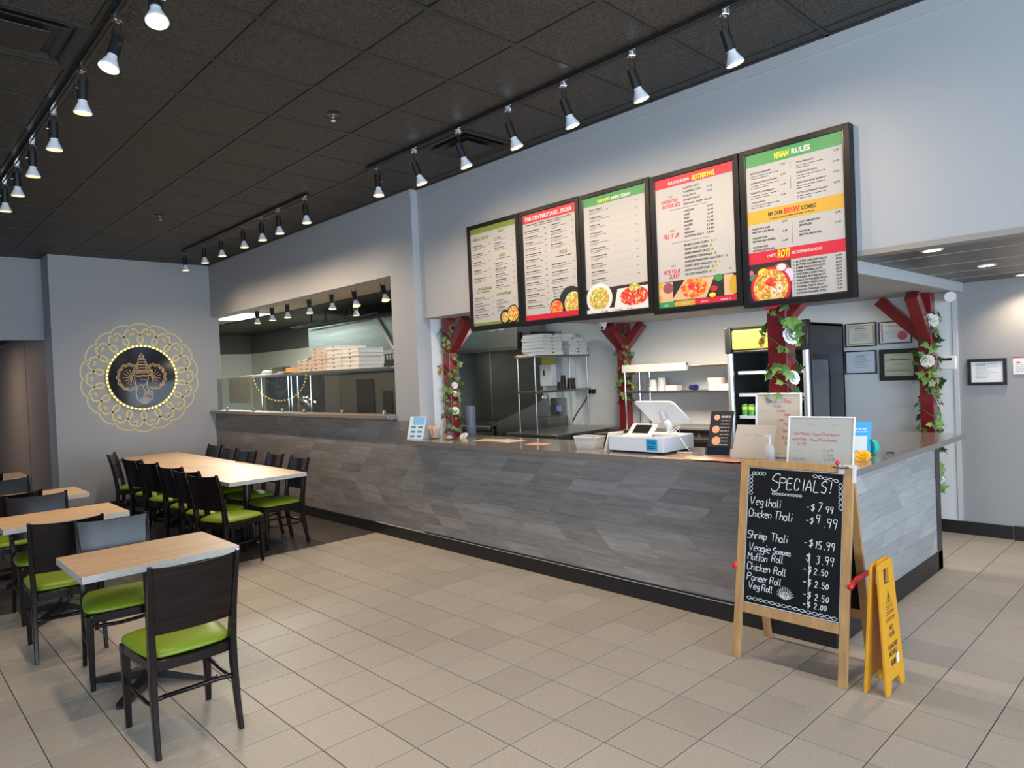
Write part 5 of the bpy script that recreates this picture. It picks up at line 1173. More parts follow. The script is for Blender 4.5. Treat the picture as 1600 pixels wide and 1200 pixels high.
# POS display
t = thing('till_display', 'large white touch screen till seen from behind on its stand', 'till', (-2.99, 4.44, TZ + 0.118))
Fq = Frame((-3.175, 4.36, TZ + 0.205), (1, 0.03, 0), (-0.18, -0.05, 1))
Fq = Frame((-3.11, 4.44, TZ + 0.215), (1, 0.0, 0), (0, 0.75, 0.66)); 
Fq = Frame((-3.135, 4.36, TZ + 0.20), (1, 0.0, 0), (0, -0.62, 0.78))
Fq = Frame((-3.16, 4.50, TZ + 0.195), (1, 0.02, 0), (-0.52, -0.55, 0.85))
obj('display_shell', MB().prism(Fq, [(0.0, 0.0), (0.33, 0.0), (0.345, 0.012), (0.35, 0.03), (0.35, 0.20), (0.338, 0.218), (0.32, 0.225), (0.02, 0.225), (0.005, 0.215), (0.0, 0.20)], -0.016, 0.0), WHITEP, t, bevel=0.003, smooth='auto')
obj('stand_collar', MB().cyl(Fq(0.17, 0.11, 0.0), Fq(0.185, 0.06, 0.05), 0.026, 0.027, 16), mat('grey_collar', (0.42, 0.42, 0.48), 0.4), t, smooth='auto')
obj('stand_neck', MB().tube([Fq(0.185, 0.07, 0.045), (-2.985, 4.46, TZ + 0.19), (-2.98, 4.46, TZ + 0.13)], [0.025, 0.024, 0.028], 14), WHITEP, t, smooth=True)
obj('stand_base', MB().lathe((-2.98, 4.45, TZ + 0.118), [(0.07, 0), (0.07, 0.006), (0.03, 0.014), (0.01, 0.014)], 24), WHITEP, t, smooth='auto')
obj('cable', MB().tube([(-2.97, 4.44, TZ + 0.15), (-2.93, 4.36, TZ + 0.16), (-2.89, 4.34, TZ + 0.125), (-2.87, 4.42, TZ + 0.17), (-2.90, 4.46, TZ + 0.18), (-2.93, 4.43, TZ + 0.15), (-2.86, 4.38, TZ + 0.135), (-2.825, 4.36, TZ + 0.10), (-2.75, 4.33, TZ + 0.03), (-2.71, 4.32, TZ + 0.004), (-2.82, 4.30, TZ + 0.004)], 0.0035, 6), WHITEP, t, smooth=True)
# table-top menu stand
t = thing('menu_stand', 'dark tabletop menu stand with orange food pictures, left of the whiteboards', 'menu stand', (-2.46, 4.32, TZ))
Fm = Frame((-2.555, 4.255, TZ + 0.005), (1, 0.28, 0), (0.0, 0.30, 1))
obj('stand_panel', MB().fbox(Fm, 0, 0, 0.155, 0.31, -0.006, 0), mat('menu_card_dark', (0.035, 0.030, 0.030), 0.3), t)
for u, v, r in ((0.045, 0.265, 0.020), (0.045, 0.18, 0.026), (0.055, 0.10, 0.030)): obj('food_photo', MB().disc(Fm, u, v, r, 0.001), mat('menu_peach', (0.80, 0.38, 0.20), 0.5), t)
m = MB()
for k in range(9): bars(m, Fm, 0.075, 0.262 - 0.024 * k, 0.06, 0.006 if k else 0.014, 0.0012, k + 60, 0.02)
obj('menu_print', m, mat('menu_pale', (0.5, 0.42, 0.38), 0.5), t, kind='stuff')
obj('stand_base', MB().fbox(Fm, -0.006, -0.004, 0.160, 0.055, 0.0, 0.022), glass_mat('acrylic_blue', (0.55, 0.62, 0.78), 1.5, 0.06), t)
# whiteboards
MRKR = mat('marker_red', (0.55, 0.05, 0.06), 0.5); MRKG = mat('marker_grey', (0.20, 0.20, 0.20), 0.5); MRKF = mat('marker_faint', (0.45, 0.42, 0.42), 0.5)
WBM = mat('whiteboard_face', (0.52, 0.47, 0.40), 0.3); WBC = mat('whiteboard_grey', (0.42, 0.41, 0.37), 0.3); WF = mat('whiteboard_frame', (0.80, 0.80, 0.80), 0.3)
def whiteboard(F, w, h, label, face, framed, writing, frame_t=0.012):
    t = thing('whiteboard', label, 'whiteboard', tuple(F(w / 2, 0, 0)), 'whiteboards on the counter')
    f = obj('board_face', MB().fbox(F, 0, 0, w, h, -0.006, 0), face, t)
    if framed:
        m = MB().fbox(F, -frame_t, -frame_t, 0, h + frame_t, -0.010, 0.006).fbox(F, w, -frame_t, w + frame_t, h + frame_t, -0.010, 0.006).fbox(F, 0, h, w, h + frame_t, -0.010, 0.006).fbox(F, 0, -frame_t, w, 0, -0.010, 0.006)
        obj('board_frame', m, WF, t, bevel=0.004)
    for mt in {id(a[-1]): a[-1] for a in writing}.values():
        m = MB()
        for tx, u, v, hh, sd, mm in writing:
            if mm is mt: hand(m, F, tx, u, v, hh, 0.0008, hh * 0.09, seed=sd, space=0.4)
        obj('marker_writing', m, mt, f, kind='stuff')
    return t
whiteboard(Frame((-2.235, 4.36, TZ + 0.014), (1, 0.03, 0), (-0.02, 0.12, 1)), 0.285, 0.40, 'tall framed whiteboard with red marker notes, behind the other whiteboards', WBM, True,
    [('Special', 0.06, 0.345, 0.026, 1, MRKG), ('Thali', 0.18, 0.345, 0.026, 2, MRKR), ('Monday', 0.11, 0.315, 0.020, 3, MRKG), ('Small', 0.03, 0.285, 0.018, 4, MRKF), ('Chicken', 0.13, 0.285, 0.020, 5, MRKR), ('Salad', 0.18, 0.262, 0.018, 6, MRKR),
     ('Tawa', 0.03, 0.225, 0.018, 7, MRKF), ('Lamb', 0.14, 0.225, 0.020, 8, MRKR), ('Paneer', 0.18, 0.20, 0.018, 9, MRKR), ('Salad', 0.17, 0.155, 0.020, 10, MRKR), ('Bread', 0.17, 0.11, 0.02, 11, MRKR), ('Tea', 0.18, 0.07, 0.02, 12, MRKR)])
whiteboard(Frame((-2.34, 4.20, TZ + 0.004), (1, 0.10, 0), (0.12, 0.25, 1)), 0.265, 0.225, 'plain cream board leaning in front, with faint writing, behind the pump bottle', WBM, False,
    [('Any', 0.06, 0.15, 0.022, 21, MRKF), ('Dosa', 0.13, 0.15, 0.024, 22, MRKF), ('$ 5.99', 0.11, 0.10, 0.024, 23, MRKF)])
whiteboard(Frame((-1.905, 4.10, TZ + 0.012), (1, 0.10, 0), (0.0, 0.20, 1)), 0.36, 0.275, 'wide grey whiteboard with red and black prices, directly above the chalkboard', WBC, True,
    [('4PM TO', 0.10, 0.222, 0.026, 31, MRKF), ('7PM', 0.24, 0.222, 0.022, 32, MRKF), ('Plain/Masala', 0.02, 0.172, 0.018, 33, MRKR), ('Paper/Plain/mysore', 0.135, 0.168, 0.018, 34, MRKR), ('onion/Ghee', 0.02, 0.138, 0.018, 35, MRKR), ('Rava/Plain/masala', 0.125, 0.135, 0.018, 36, MRKR), ('$ 5.99', 0.05, 0.108, 0.018, 37, MRKR),
     ('Veg biryani', 0.03, 0.072, 0.013, 38, MRKF), ('$ 10.99', 0.20, 0.070, 0.018, 39, MRKG), ('$ 11.99', 0.20, 0.042, 0.018, 40, MRKG), ('Curry bowl', 0.03, 0.020, 0.015, 41, MRKG), ('$ 10.99', 0.21, 0.018, 0.018, 42, MRKG)], 0.010)
t = thing('pump_bottle', 'clear sanitiser pump bottle in front of the whiteboards', 'bottle', (-2.03, 4.125, TZ))
obj('bottle_body', MB().lathe((-2.03, 4.125, TZ), [(0.028, 0), (0.030, 0.005), (0.030, 0.095), (0.022, 0.112), (0.012, 0.118)], 18), haze_mat('bottle_plastic', (0.62, 0.64, 0.64), 0.45), t, smooth='auto')
obj('pump_head', MB().cyl((-2.03, 4.125, TZ + 0.118), (-2.03, 4.125, TZ + 0.165), 0.008, seg=10).box(-2.055, 4.118, TZ + 0.160, -2.02, 4.132, TZ + 0.172), mat('pump_grey', (0.62, 0.63, 0.66), 0.35), t)
obj('gel', MB().cyl((-2.03, 4.125, TZ + 0.004), (-2.03, 4.125, TZ + 0.07), 0.027, seg=16), haze_mat('gel_clear', (0.62, 0.64, 0.64), 0.3), t)
t = thing('blue_card_stand', 'bright blue card stand with a white panel at the right end of the counter', 'card stand', (-1.72, 4.66, TZ))
Fb = Frame((-1.775, 4.66, TZ + 0.003), (1, 0.5, 0), (0.0, 0.22, 1))
obj('blue_card', MB().fbox(Fb, 0, 0, 0.14, 0.215, -0.003, 0), mat('bright_blue_card', (0.05, 0.42, 0.85), 0.35), t)
m = MB(); bars(m, Fb, 0.02, 0.165, 0.10, 0.008, 0.001, 3); bars(m, Fb, 0.02, 0.148, 0.10, 0.006, 0.001, 4); obj('card_lines', m, WHITEP, t, kind='stuff')
obj('white_panel', MB().fbox(Fb, 0.025, 0.03, 0.118, 0.125, 0.0002, 0.001), WHITEP, t)
prop('teal_disc', 'teal round tape roll half hidden behind the blue card', 'disc', MB().cyl((-1.665, 4.745, TZ + 0.052), (-1.65, 4.775, TZ + 0.052), 0.052, seg=28), mat('teal', (0.02, 0.45, 0.38), 0.4), (-1.69, 4.73, TZ), smooth='auto')
prop('small_twig', 'tiny dark twig on the counter right of the blue card', 'twig', MB().tube([(-1.60, 4.86, TZ + 0.004), (-1.585, 4.885, TZ + 0.006), (-1.565, 4.90, TZ + 0.004)], 0.004, 5), DARK, (-1.585, 4.88, TZ))
# ================================================================== behind the counter
def pizza_box(name_, x0, y0, z, w, d, h, rot, label, group, front='-y', fm=CARD):
    """flat box with a lid seam and a finger tab"""
    t = thing('pizza_box', label, 'box', (x0, y0, z), group)
    t.rotation_euler = (0, 0, R(rot))
    hw, hd = w / 2, d / 2
    obj('box_base', MB2().box(-hw, -hd, h * 0.10, hw, hd, h * 0.80).box(-hw + 0.006, -hd + 0.006, 0, hw - 0.006, hd - 0.006, h * 0.95), fm, t)
    obj('box_lid', MB2().box(-hw - 0.003, -hd - 0.001, h * 0.84, hw + 0.003, hd + 0.003, h), CARD, t, bevel=0.0015)
    tb = MB2()
    if front == '-y':
        for u in (-hw * 0.45, hw * 0.45) if fm is TAN else (0,): tb.box(u - 0.016, -hd - 0.0025, h * 0.62, u + 0.016, -hd - 0.0005, h * 0.86)
    else: tb.box(hw + 0.003, -0.018, h * 0.60, hw + 0.0045, 0.018, h * 0.86)
    obj('finger_tab', tb, DARK, t)
    return t
class MB2(MB): pass
# local building for rotated things: subtract nothing
_obj = obj
def obj_local(name, mb, m, parent, **k):
    off = woff(parent); mb.v = [(a[0] + off[0], a[1] + off[1], a[2] + off[2]) for a in mb.v]; return _obj(name, mb, m, parent, **k)
def obj(name, mb, m, parent=None, **k):
    return obj_local(name, mb, m, parent, **k) if isinstance(mb, MB2) else _obj(name, mb, m, parent, **k)

# prep table with overshelf
t = thing('prep_table', 'stainless prep table with a two tier overshelf holding pizza boxes', 'prep table', (-6.2, 6.85, 0))
PT = 0.915
obj('table_top', MB().box(-6.66, 6.18, PT - 0.04, -5.76, 7.50, PT), STEEL, t, bevel=0.004)
for x in (-6.60, -5.82):
    for y in (6.25, 7.42): obj('leg', MB().cyl((x, y, 0), (x, y, PT - 0.04), 0.020, seg=10), STEEL, t)
obj('lower_shelf', MB().box(-6.62, 6.23, 0.22, -5.80, 7.46, 0.245), STEELD, t)
for x in (-6.635, -6.315):
    for y in (6.42, 7.46): obj('shelf_post', MB().cyl((x, y, PT), (x, y, 1.885), 0.0115, seg=10), STEEL, t, smooth='auto')
obj('upper_shelf', MB().box(-6.66, 6.40, 1.885, -6.285, 7.50, 1.915), STEEL, t, bevel=0.003)
obj('middle_shelf', MB().box(-6.66, 6.40, 1.415, -6.285, 7.50, 1.445), STEEL, t, bevel=0.003)
GPB = 'white pizza boxes on the overshelf'
rr = random.Random(2)
for k in range(6): pizza_box('', -6.46 + rr.uniform(-.012, .012), 6.72 + rr.uniform(-.01, .01), 1.915 + 0.0465 * k, 0.38, 0.38, 0.046, rr.uniform(-3, 3), ['bottom', 'second', 'third', 'fourth', 'fifth', 'topmost'][k] + ' white pizza box of the left stack on the overshelf, counted from below' if k < 5 and k else ('bottom' if k == 0 else 'topmost') + ' white pizza box of the left stack on the overshelf', GPB, '+x')
for k in range(4): pizza_box('', -6.46 + rr.uniform(-.015, .015), 7.27 + rr.uniform(-.01, .01), 1.915 + 0.0465 * k, 0.36, 0.36, 0.046, rr.uniform(-4, 4), ['bottom', 'second lowest', 'third lowest', 'fourth lowest'][k] + ' white pizza box of the right stack on the overshelf', GPB, '+x')
pizza_box('', -6.44, 7.17, 1.915 + 0.186, 0.34, 0.34, 0.044, -14, 'second highest, twisted white pizza box of the right stack', GPB, '+x')
pizza_box('', -6.42, 7.15, 1.915 + 0.2305, 0.34, 0.34, 0.050, 22, 'topmost white pizza box of the right stack, turned askew', GPB, '+x')
prop('orange_packet', 'flat orange packet at the left end of the overshelf', 'packet', MB().box(-6.65, 6.42, 1.915, -6.50, 6.50, 1.935), mat('orange_card', (0.75, 0.30, 0.15), 0.6), (-6.58, 6.46, 1.915))
for k, (x, y, h) in enumerate(((-6.36, 6.94, 0.11), (-6.38, 7.03, 0.20), (-6.34, 7.12, 0.15), (-6.36, 7.20, 0.15))):
    m = MB(); prof = []
    n = int(h / 0.015)
    for j in range(n): prof += [(0.043 - 0.010 * j / n, j * 0.015), (0.041 - 0.010 * j / n, j * 0.015 + 0.012)]
    o = obj('cup_stack', m.lathe((x, y, 1.445), prof, 14), BLKP, None, loc=(x, y, 1.445))
    tag(o, ['shortest stack of black cups on the middle shelf, leftmost', 'tallest stack of black cups on the middle shelf', 'third stack of black cups from the left', 'rightmost stack of black cups on the middle shelf'][k], 'cups', 'stacks of black cups')
# hand sink behind
t = thing('hand_sink', 'small stainless hand sink with a gooseneck tap behind the shelf unit', 'sink', (-6.95, 7.35, 0.9))
obj('basin', MB().box(-7.16, 7.12, 0.86, -6.78, 7.54, 1.04), STEELD, t, bevel=0.01)
obj('splash_plate', MB().box(-7.14, 7.50, 1.04, -6.80, 7.538, 1.30), STEEL, t)
obj('tap', MB().tube([(-7.02, 7.42, 1.04), (-7.02, 7.42, 1.30), (-7.02, 7.36, 1.37), (-7.02, 7.28, 1.35), (-7.02, 7.26, 1.29)], 0.011, 8), CHROME, t, smooth=True)
obj('soap_label', MB().box(-6.96, 7.495, 1.10, -6.86, 7.50, 1.19), mat('blue_label', (0.25, 0.40, 0.65), 0.4), t)
t = thing('towel_dispenser', 'white towel dispenser with a yellow notice above the hand sink', 'dispenser', (-7.03, BY, 1.6))
obj('dispenser_body', MB().box(-7.20, 7.42, 1.48, -6.96, 7.54, 1.80), WHITEP, t, bevel=0.01)
obj('dispenser_slot', MB().box(-7.12, 7.415, 1.63, -7.10, 7.421, 1.72), DARK, t)
obj('yellow_notice', MB().box(-7.26, 7.53, 1.80, -6.99, 7.538, 1.90), mat('notice_yellow', (0.70, 0.66, 0.08), 0.5), t, label='yellow notice')
struct('trim_8', MB().box(-6.96, BY - 0.02, 0.9, -6.84, BY, 2.285), mat('blue_grey_trim', (0.42, 0.46, 0.50), 0.5))
t = thing('power_cord', 'black plug and cord running down the wall right of the shelves', 'power cord', (-6.22, 7.5, 1.4))
obj('plug', MB().box(-6.36, 7.49, 1.36, -6.31, 7.54, 1.42).box(-6.27, 7.49, 1.36, -6.23, 7.54, 1.42), BLKP, t, bevel=0.004)
obj('cord', MB().tube([(-6.33, 7.50, 1.37), (-6.40, 7.49, 1.25), (-6.55, 7.48, 1.08), (-6.66, 7.48, 0.93)], 0.008, 6), BLKP, t)

# cooking range, hood, steel wall
t = thing('cooking_range', 'stainless cooking range with black knobs behind the left end of the counter', 'range', (-8.0, 6.7, 0))
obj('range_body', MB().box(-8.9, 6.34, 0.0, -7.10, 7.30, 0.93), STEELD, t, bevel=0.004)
obj('control_panel', MB().box(-8.9, 6.30, 0.70, -7.10, 6.34, 0.90), BROWNBLACK, t)
obj('front_rail', MB().box(-8.9, 6.285, 0.925, -7.10, 6.35, 0.975), STEEL, t, bevel=0.006)
for x in (-8.3, -7.95, -7.62, -7.35): 
    kb = obj('knob', MB().cyl((x, 6.30, 0.83), (x, 6.27, 0.83), 0.028, seg=14), CHROME, t)
obj('grate', MB().box(-8.85, 6.40, 0.94, -7.15, 7.25, 0.965), BLKM, t, bevel=0.004)
t = thing('side_splash_guard', 'dark stainless splash guard between range and prep table', 'splash guard', (-6.95, 6.8, 0.9))
obj('guard_panel', MB().prism(Frame((-7.0, 6.35, 0), (0, 1, 0), (0, 0, 1)), [(0, 0), (1.05, 0), (1.05, 1.28), (0.95, 1.30), (0.1, 1.06), (0, 1.0)], -0.03, 0.0), STEELD, t)
t = thing('steel_wall_panel', 'stainless wall cladding behind the range, in vertical sheets', 'wall panel', (-8.2, BY, 1.0))
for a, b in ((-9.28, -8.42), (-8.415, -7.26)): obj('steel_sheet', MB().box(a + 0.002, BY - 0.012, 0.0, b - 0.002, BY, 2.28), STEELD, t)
obj('sheet_seam', MB().box(-8.425, BY - 0.016, 0.9, -8.41, BY - 0.012, 2.05), STEEL, t)
t = thing('extraction_hood', 'stainless extraction hood above the range behind the counter', 'hood', (-8.2, 7.2, 2.1))
obj('hood_shell', MB().box(-9.28, 6.92, 2.06, -7.14, 7.52, 2.80), STEEL, t, bevel=0.003)
obj('hood_lip', MB().box(-9.28, 6.90, 2.03, -7.12, 6.93, 2.075), STEELD, t)
obj('hood_side_dark', MB().box(-7.12, 7.0, 2.0, -6.95, 7.53, 2.28), BROWNBLACK, t)  # dark block standing for the dark side face of the hood
t = thing('wall_lamp_globe', 'pair of round white lights below the leftmost menu board', 'ceiling light', (-6.1, 5.9, 2.25))
for x in (-6.20, -6.06): obj('globe', MB().lathe((x, 5.6, 2.20), [(0.01, 0), (0.045, 0.015), (0.055, 0.045), (0.045, 0.084)], 14), LAMPW, t, smooth='auto')

# rear wall shelf
t = thing('wall_shelf_unit', 'two tier stainless rack with takeaway containers on the rear wall', 'shelf unit', (-4.6, 7.3, 1.5))
obj('upper_shelf', MB().box(-5.46, 7.16, 1.675, -3.70, 7.50, 1.697), STEEL, t, bevel=0.003)
obj('lower_shelf', MB().box(-5.46, 7.16, 1.375, -3.70, 7.50, 1.398), STEEL, t, bevel=0.003)
for x, y in ((-5.44, 7.17), (-5.44, 7.48), (-3.72, 7.17), (-3.72, 7.48), (-5.28, 7.48)): obj('post', MB().cyl((x, y, 0.90), (x, y, 1.70), 0.012, seg=10), CHROME, t)
prop('roll_box', 'long white roll carton lying on the upper rear shelf', 'carton', MB().box(-5.43, 7.12, 1.700, -4.50, 7.22, 1.735).box(-5.43, 7.10, 1.640, -4.50, 7.158, 1.735), CARD, (-4.97, 7.16, 1.70), bevel=0.004)
prop('wrap_cutter', 'thin pale strip carton lying right of the roll carton', 'carton', MB().box(-4.36, 7.18, 1.698, -3.80, 7.30, 1.712), mat('cream_strip', (0.55, 0.44, 0.30), 0.6), (-4.1, 7.24, 1.70))
prop('cardboard_tray', 'kraft paper tray at the right end of the upper rear shelf', 'tray', MB().box(-3.98, 7.20, 1.698, -3.74, 7.40, 1.80), KRAFT, (-3.86, 7.3, 1.70), bevel=0.005)
LZ = 1.398
def tubs(x, r0, r1, h, n, label):
    prof = []
    for j in range(n): prof += [(lerp(r0, r1, j / n), h * j / n), (lerp(r0, r1, j / n) + 0.004, h * (j + 0.8) / n), (lerp(r0, r1, j / n) - 0.002, h * (j + 0.82) / n)]
    o = obj('container_stack', MB().lathe((x, 7.30, LZ), prof, 18), WHITEP, None, loc=(x, 7.30, LZ)); tag(o, label, 'containers', 'takeaway containers on the lower rear shelf')
tubs(-5.10, 0.055, 0.045, 0.15, 3, 'leftmost rounded white tub on the lower rear shelf'); tubs(-4.97, 0.05, 0.05, 0.165, 8, 'stack of clear ribbed lids beside the leftmost tub'); tubs(-4.22, 0.09, 0.10, 0.15, 6, 'large white bowl stack right of the dark blue cup'); 
tubs(-5.02, 0.045, 0.03, 0.23, 5, 'tall tapered stack of white cups behind the lids') if False else None
prop('container_tray', 'low white container left of the dark blue cup', 'containers', MB().box(-4.88, 7.24, LZ, -4.73, 7.38, LZ + 0.065), WHITEP, (-4.8, 7.31, LZ), bevel=0.006, group='takeaway containers on the lower rear shelf')
prop('container_tray', 'low white container right of the large bowl stack', 'containers', MB().box(-4.13, 7.22, LZ, -3.96, 7.38, LZ + 0.07), WHITEP, (-4.05, 7.3, LZ), bevel=0.006, group='takeaway containers on the lower rear shelf')
prop('blue_cup', 'dark blue cup lying on its side on the lower rear shelf', 'cup', MB().cyl((-4.56, 7.30, LZ + 0.035), (-4.46, 7.26, LZ + 0.035), 0.030, 0.035, 16), mat('navy_cup', (0.02, 0.02, 0.16), 0.35), (-4.5, 7.28, LZ), smooth='auto')
prop('paper_bag', 'crumpled kraft paper bag at the right end of the lower rear shelf', 'bag', MB().prism(Frame((-3.97, 7.22, LZ), (1, 0, 0), (0, 0, 1)), [(0, 0), (0.24, 0), (0.25, 0.10), (0.20, 0.15), (0.22, 0.20), (0.10, 0.21), (0.02, 0.15), (-0.01, 0.08)], -0.16, 0), KRAFT, (-3.85, 7.3, LZ), bevel=0.01)
t = thing('rear_counter', 'low stainless counter along the rear wall behind the till', 'counter', (-4.4, 7.0, 0))
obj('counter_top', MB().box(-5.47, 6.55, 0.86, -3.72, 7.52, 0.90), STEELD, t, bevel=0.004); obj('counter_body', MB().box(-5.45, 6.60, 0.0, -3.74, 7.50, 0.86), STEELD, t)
t = thing('griddle', 'grey electric griddle on the rear counter, right of the till screen', 'griddle', (-4.0, 6.9, 0.9))
obj('griddle_plate', MB().box(-4.55, 6.75, 0.975, -3.80, 7.15, 1.005), mat('griddle_grey', (0.16, 0.165, 0.17), 0.5), t, bevel=0.005)
obj('griddle_body', MB().box(-4.50, 6.78, 0.90, -3.86, 7.10, 0.975), BLKP, t)
for x in (-4.40, -4.15, -3.95): obj('foot', MB().box(x, 6.76, 0.90, x + 0.02, 6.79, 0.98), CHROME, t)

# drinks fridge
t = thing('drinks_fridge', 'tall black drinks fridge with lit yellow header and silver door edges', 'fridge', (-3.25, 7.0, 0))
X0, X1, Y0, Y1 = -3.69, -2.82, 6.60, 7.44
obj('cabinet', MB().box(X0, Y0 + 0.06, 0, X0 + 0.035, Y1, 2.06).box(X1 - 0.035, Y0 + 0.06, 0, X1, Y1, 2.06).box(X0, Y1 - 0.04, 0, X1, Y1, 2.06).box(X0, Y0 + 0.02, 2.03, X1, Y1, 2.065).box(X0, Y0 + 0.02, 0, X1, Y1, 0.25), mat('charcoal_cabinet', (0.035, 0.036, 0.042), 0.35), t, bevel=0.005)
obj('header_cap', MB().box(X0, Y0 - 0.02, 1.80, X0 + 0.07, Y0 + 0.06, 2.07).box(X1 - 0.07, Y0 - 0.02, 1.80, X1, Y0 + 0.06, 2.09).box(X0 + 0.07, Y0, 1.80, X1 - 0.07, Y0 + 0.06, 1.83).box(X0 + 0.07, Y0, 2.045, X1 - 0.07, Y0 + 0.06, 2.065), BLKP, t, bevel=0.01, smooth='auto')
obj('lit_header', MB().box(X0 + 0.075, Y0 - 0.012, 1.835, X1 - 0.075, Y0 + 0.05, 2.04), mat('lit_header_yellow', (0.42, 0.42, 0.06), 0.4, emit=((0.80, 0.82, 0.20), 0.10)), t, bevel=0.02, seg=3, label='lit yellow header')
for x in (X0 + 0.012, X1 - 0.067): obj('door_edge', MB().lathe((x + 0.028, Y0 + 0.02, 0.25), [(0.033, 0), (0.033, 1.55)], 16), mat('satin_silver', (0.62, 0.63, 0.65), 0.3, 0.8), t, smooth='auto')
obj('door_glass', MB().box(X0 + 0.07, Y0 + 0.01, 0.25, X1 - 0.07, Y0 + 0.018, 1.80), GLASS, t)
obj('interior', MB().box(X0 + 0.035, Y1 - 0.05, 0.25, X1 - 0.035, Y1 - 0.041, 2.03), BLKP, t)
obj('side_groove', MB().prism(Frame((X1, Y0, 0), (0, 1, 0), (0, 0, 1)), [(0.42, 0.3), (0.50, 0.3), (0.47, 0.9), (0.53, 1.5), (0.55, 1.70), (0.50, 1.74), (0.10, 1.76), (0.10, 1.72), (0.44, 1.70), (0.46, 1.5), (0.41, 0.9)], 0, 0.006), BLKP, t)
obj('side_panel', MB().box(X1, Y0 + 0.06, 0.3, X1 + 0.003, Y0 + 0.42, 1.70), mat('grey_side_glass', (0.11, 0.12, 0.13), 0.2), t)
for z in (0.62, 0.88, 1.14, 1.37, 1.60):
    obj('wire_shelf', MB().box(X0 + 0.04, Y0 + 0.09, z, X1 - 0.04, Y1 - 0.06, z + 0.010), STEELD, t)
    obj('price_rail', MB().box(X0 + 0.09, Y0 + 0.075, z - 0.018, X1 - 0.06, Y0 + 0.09, z + 0.014), mat('rail_pale', (0.6, 0.62, 0.63), 0.3), t)
CG = mat('can_green', (0.10, 0.42, 0.10), 0.3, 0.3); CYL = mat('can_yellow_band', (0.75, 0.72, 0.08), 0.35)
c0 = thing('drink_can', 'x', 'can'); obj('can_body', MB().lathe((0, 0, 0), [(0.026, 0), (0.033, 0.008), (0.033, 0.108), (0.027, 0.120)], 18), CG, c0, smooth='auto'); obj('can_band', MB().lathe((0, 0, 0.06), [(0.0335, 0), (0.0335, 0.036)], 18), CYL, c0, smooth='auto'); obj('can_lid', MB().cyl((0, 0, 0.119), (0, 0, 0.1215), 0.027, seg=14), CHROME, c0)
CN = ['leftmost', 'second', 'third', 'fourth', 'fifth', 'sixth', 'seventh']
for k in range(7):
    p = (X0 + 0.125 + 0.075 * k, Y0 + 0.13, 1.150); l = CN[k] + ' green and yellow drink can from the left in the fridge'
    if k == 0: c0.location = p; c0['label'] = l; c0['group'] = 'green and yellow cans in the fridge'
    else: dup(c0, p, 0, l, 'green and yellow cans in the fridge')

# framed certificates
def frame(x0, x1, z0, z1, b, label, fm, pm2, style, y=BY):
    t = thing('framed_certificate', label, 'picture frame', ((x0 + x1) / 2, y, (z0 + z1) / 2), 'framed certificates on the rear wall')
    F = Frame((x0, y - 0.002, z0), (1, 0, 0), (0, 0, 1)); w, h = x1 - x0, z1 - z0
    obj('frame', MB().fbox(F, 0, 0, b, h, 0, 0.020).fbox(F, w - b, 0, w, h, 0, 0.020).fbox(F, b, 0, w - b, b, 0, 0.020).fbox(F, b, h - b, w - b, h, 0, 0.020), fm, t, bevel=0.002)
    obj('certificate', MB().fbox(F, b, b, w - b, h - b, 0.004, 0.008), pm2, t)
    m = MB(); rr = random.Random(len(label)); n = 9 if style != 3 else 4
    for k in range(n): 
        ww = w * rr.uniform(0.2, 0.6); bars(m, F, (w - ww) / 2 if style < 4 else w * 0.2, h * (0.82 - 0.62 * k / n), ww, 0.0035 if k != 1 else 0.008, 0.0085, k + int(x0 * -10), 0.02)
    if style == 3: m.fbox(F, w * 0.17, h * 0.64, w * 0.82, h * 0.665, 0.0083, 0.0087).fbox(F, w * 0.17, h * 0.30, w * 0.82, h * 0.325, 0.0083, 0.0087)
    obj('certificate_print', m, MRKG, t, kind='stuff')
    if style == 1:
        m = MB()
        for a in ((0.08, 0.10, 0.92, 0.14), (0.08, 0.86, 0.92, 0.90), (0.08, 0.14, 0.12, 0.86), (0.88, 0.14, 0.92, 0.86)): m.fbox(F, w * a[0], h * a[1], w * a[2], h * a[3], 0.0082, 0.0086)
        obj('ornate_border', m, mat('certificate_tan', (0.50, 0.36, 0.22), 0.6), t)
    if style == 2: obj('red_seal', MB().disc(F, w * 0.72, h * 0.35, 0.045, 0.009).fbox(F, w * 0.08, h * 0.12, w * 0.12, h * 0.88, 0.0083, 0.0087), mat('certificate_red', (0.62, 0.12, 0.15), 0.6), t)
CERT = mat('certificate_cream', (0.80, 0.76, 0.62), 0.5, coat=0.6); CERW = mat('certificate_white', (0.84, 0.83, 0.82), 0.5, coat=0.6); CERB = mat('certificate_blue', (0.66, 0.71, 0.80), 0.5, coat=0.6)
frame(-2.835, -2.530, 1.815, 2.060, 0.012, 'framed cream certificate with ornate border, top left of the group', BLKP, CERT, 1)
frame(-2.508, -2.208, 1.828, 2.052, 0.010, 'framed certificate with red seal, top right of the group', BLKP, CERW, 2)
frame(-2.845, -2.535, 1.535, 1.775, 0.012, 'framed pale blue certificate, bottom left of the group', BLKP, CERB, 0)
frame(-2.510, -2.155, 1.460, 1.775, 0.045, 'wide dark framed yellowish permit half behind the ivy column', mat('dark_brown_frame', (0.035, 0.025, 0.022), 0.35), mat('permit_cream', (0.66, 0.64, 0.45), 0.5), 3)
frame(-1.748, -1.445, 1.401, 1.645, 0.028, 'black framed white certificate alone on the grey corridor wall', BLKP, CERW, 4, BY + 0.006)
t = thing('notice_sheet', 'white notice sheet with red top edge at the right picture edge', 'notice', (-1.3, BY, 1.57))
F = Frame((-1.402, BY + 0.004, 1.495), (1, 0, 0), (0, 0, 1))
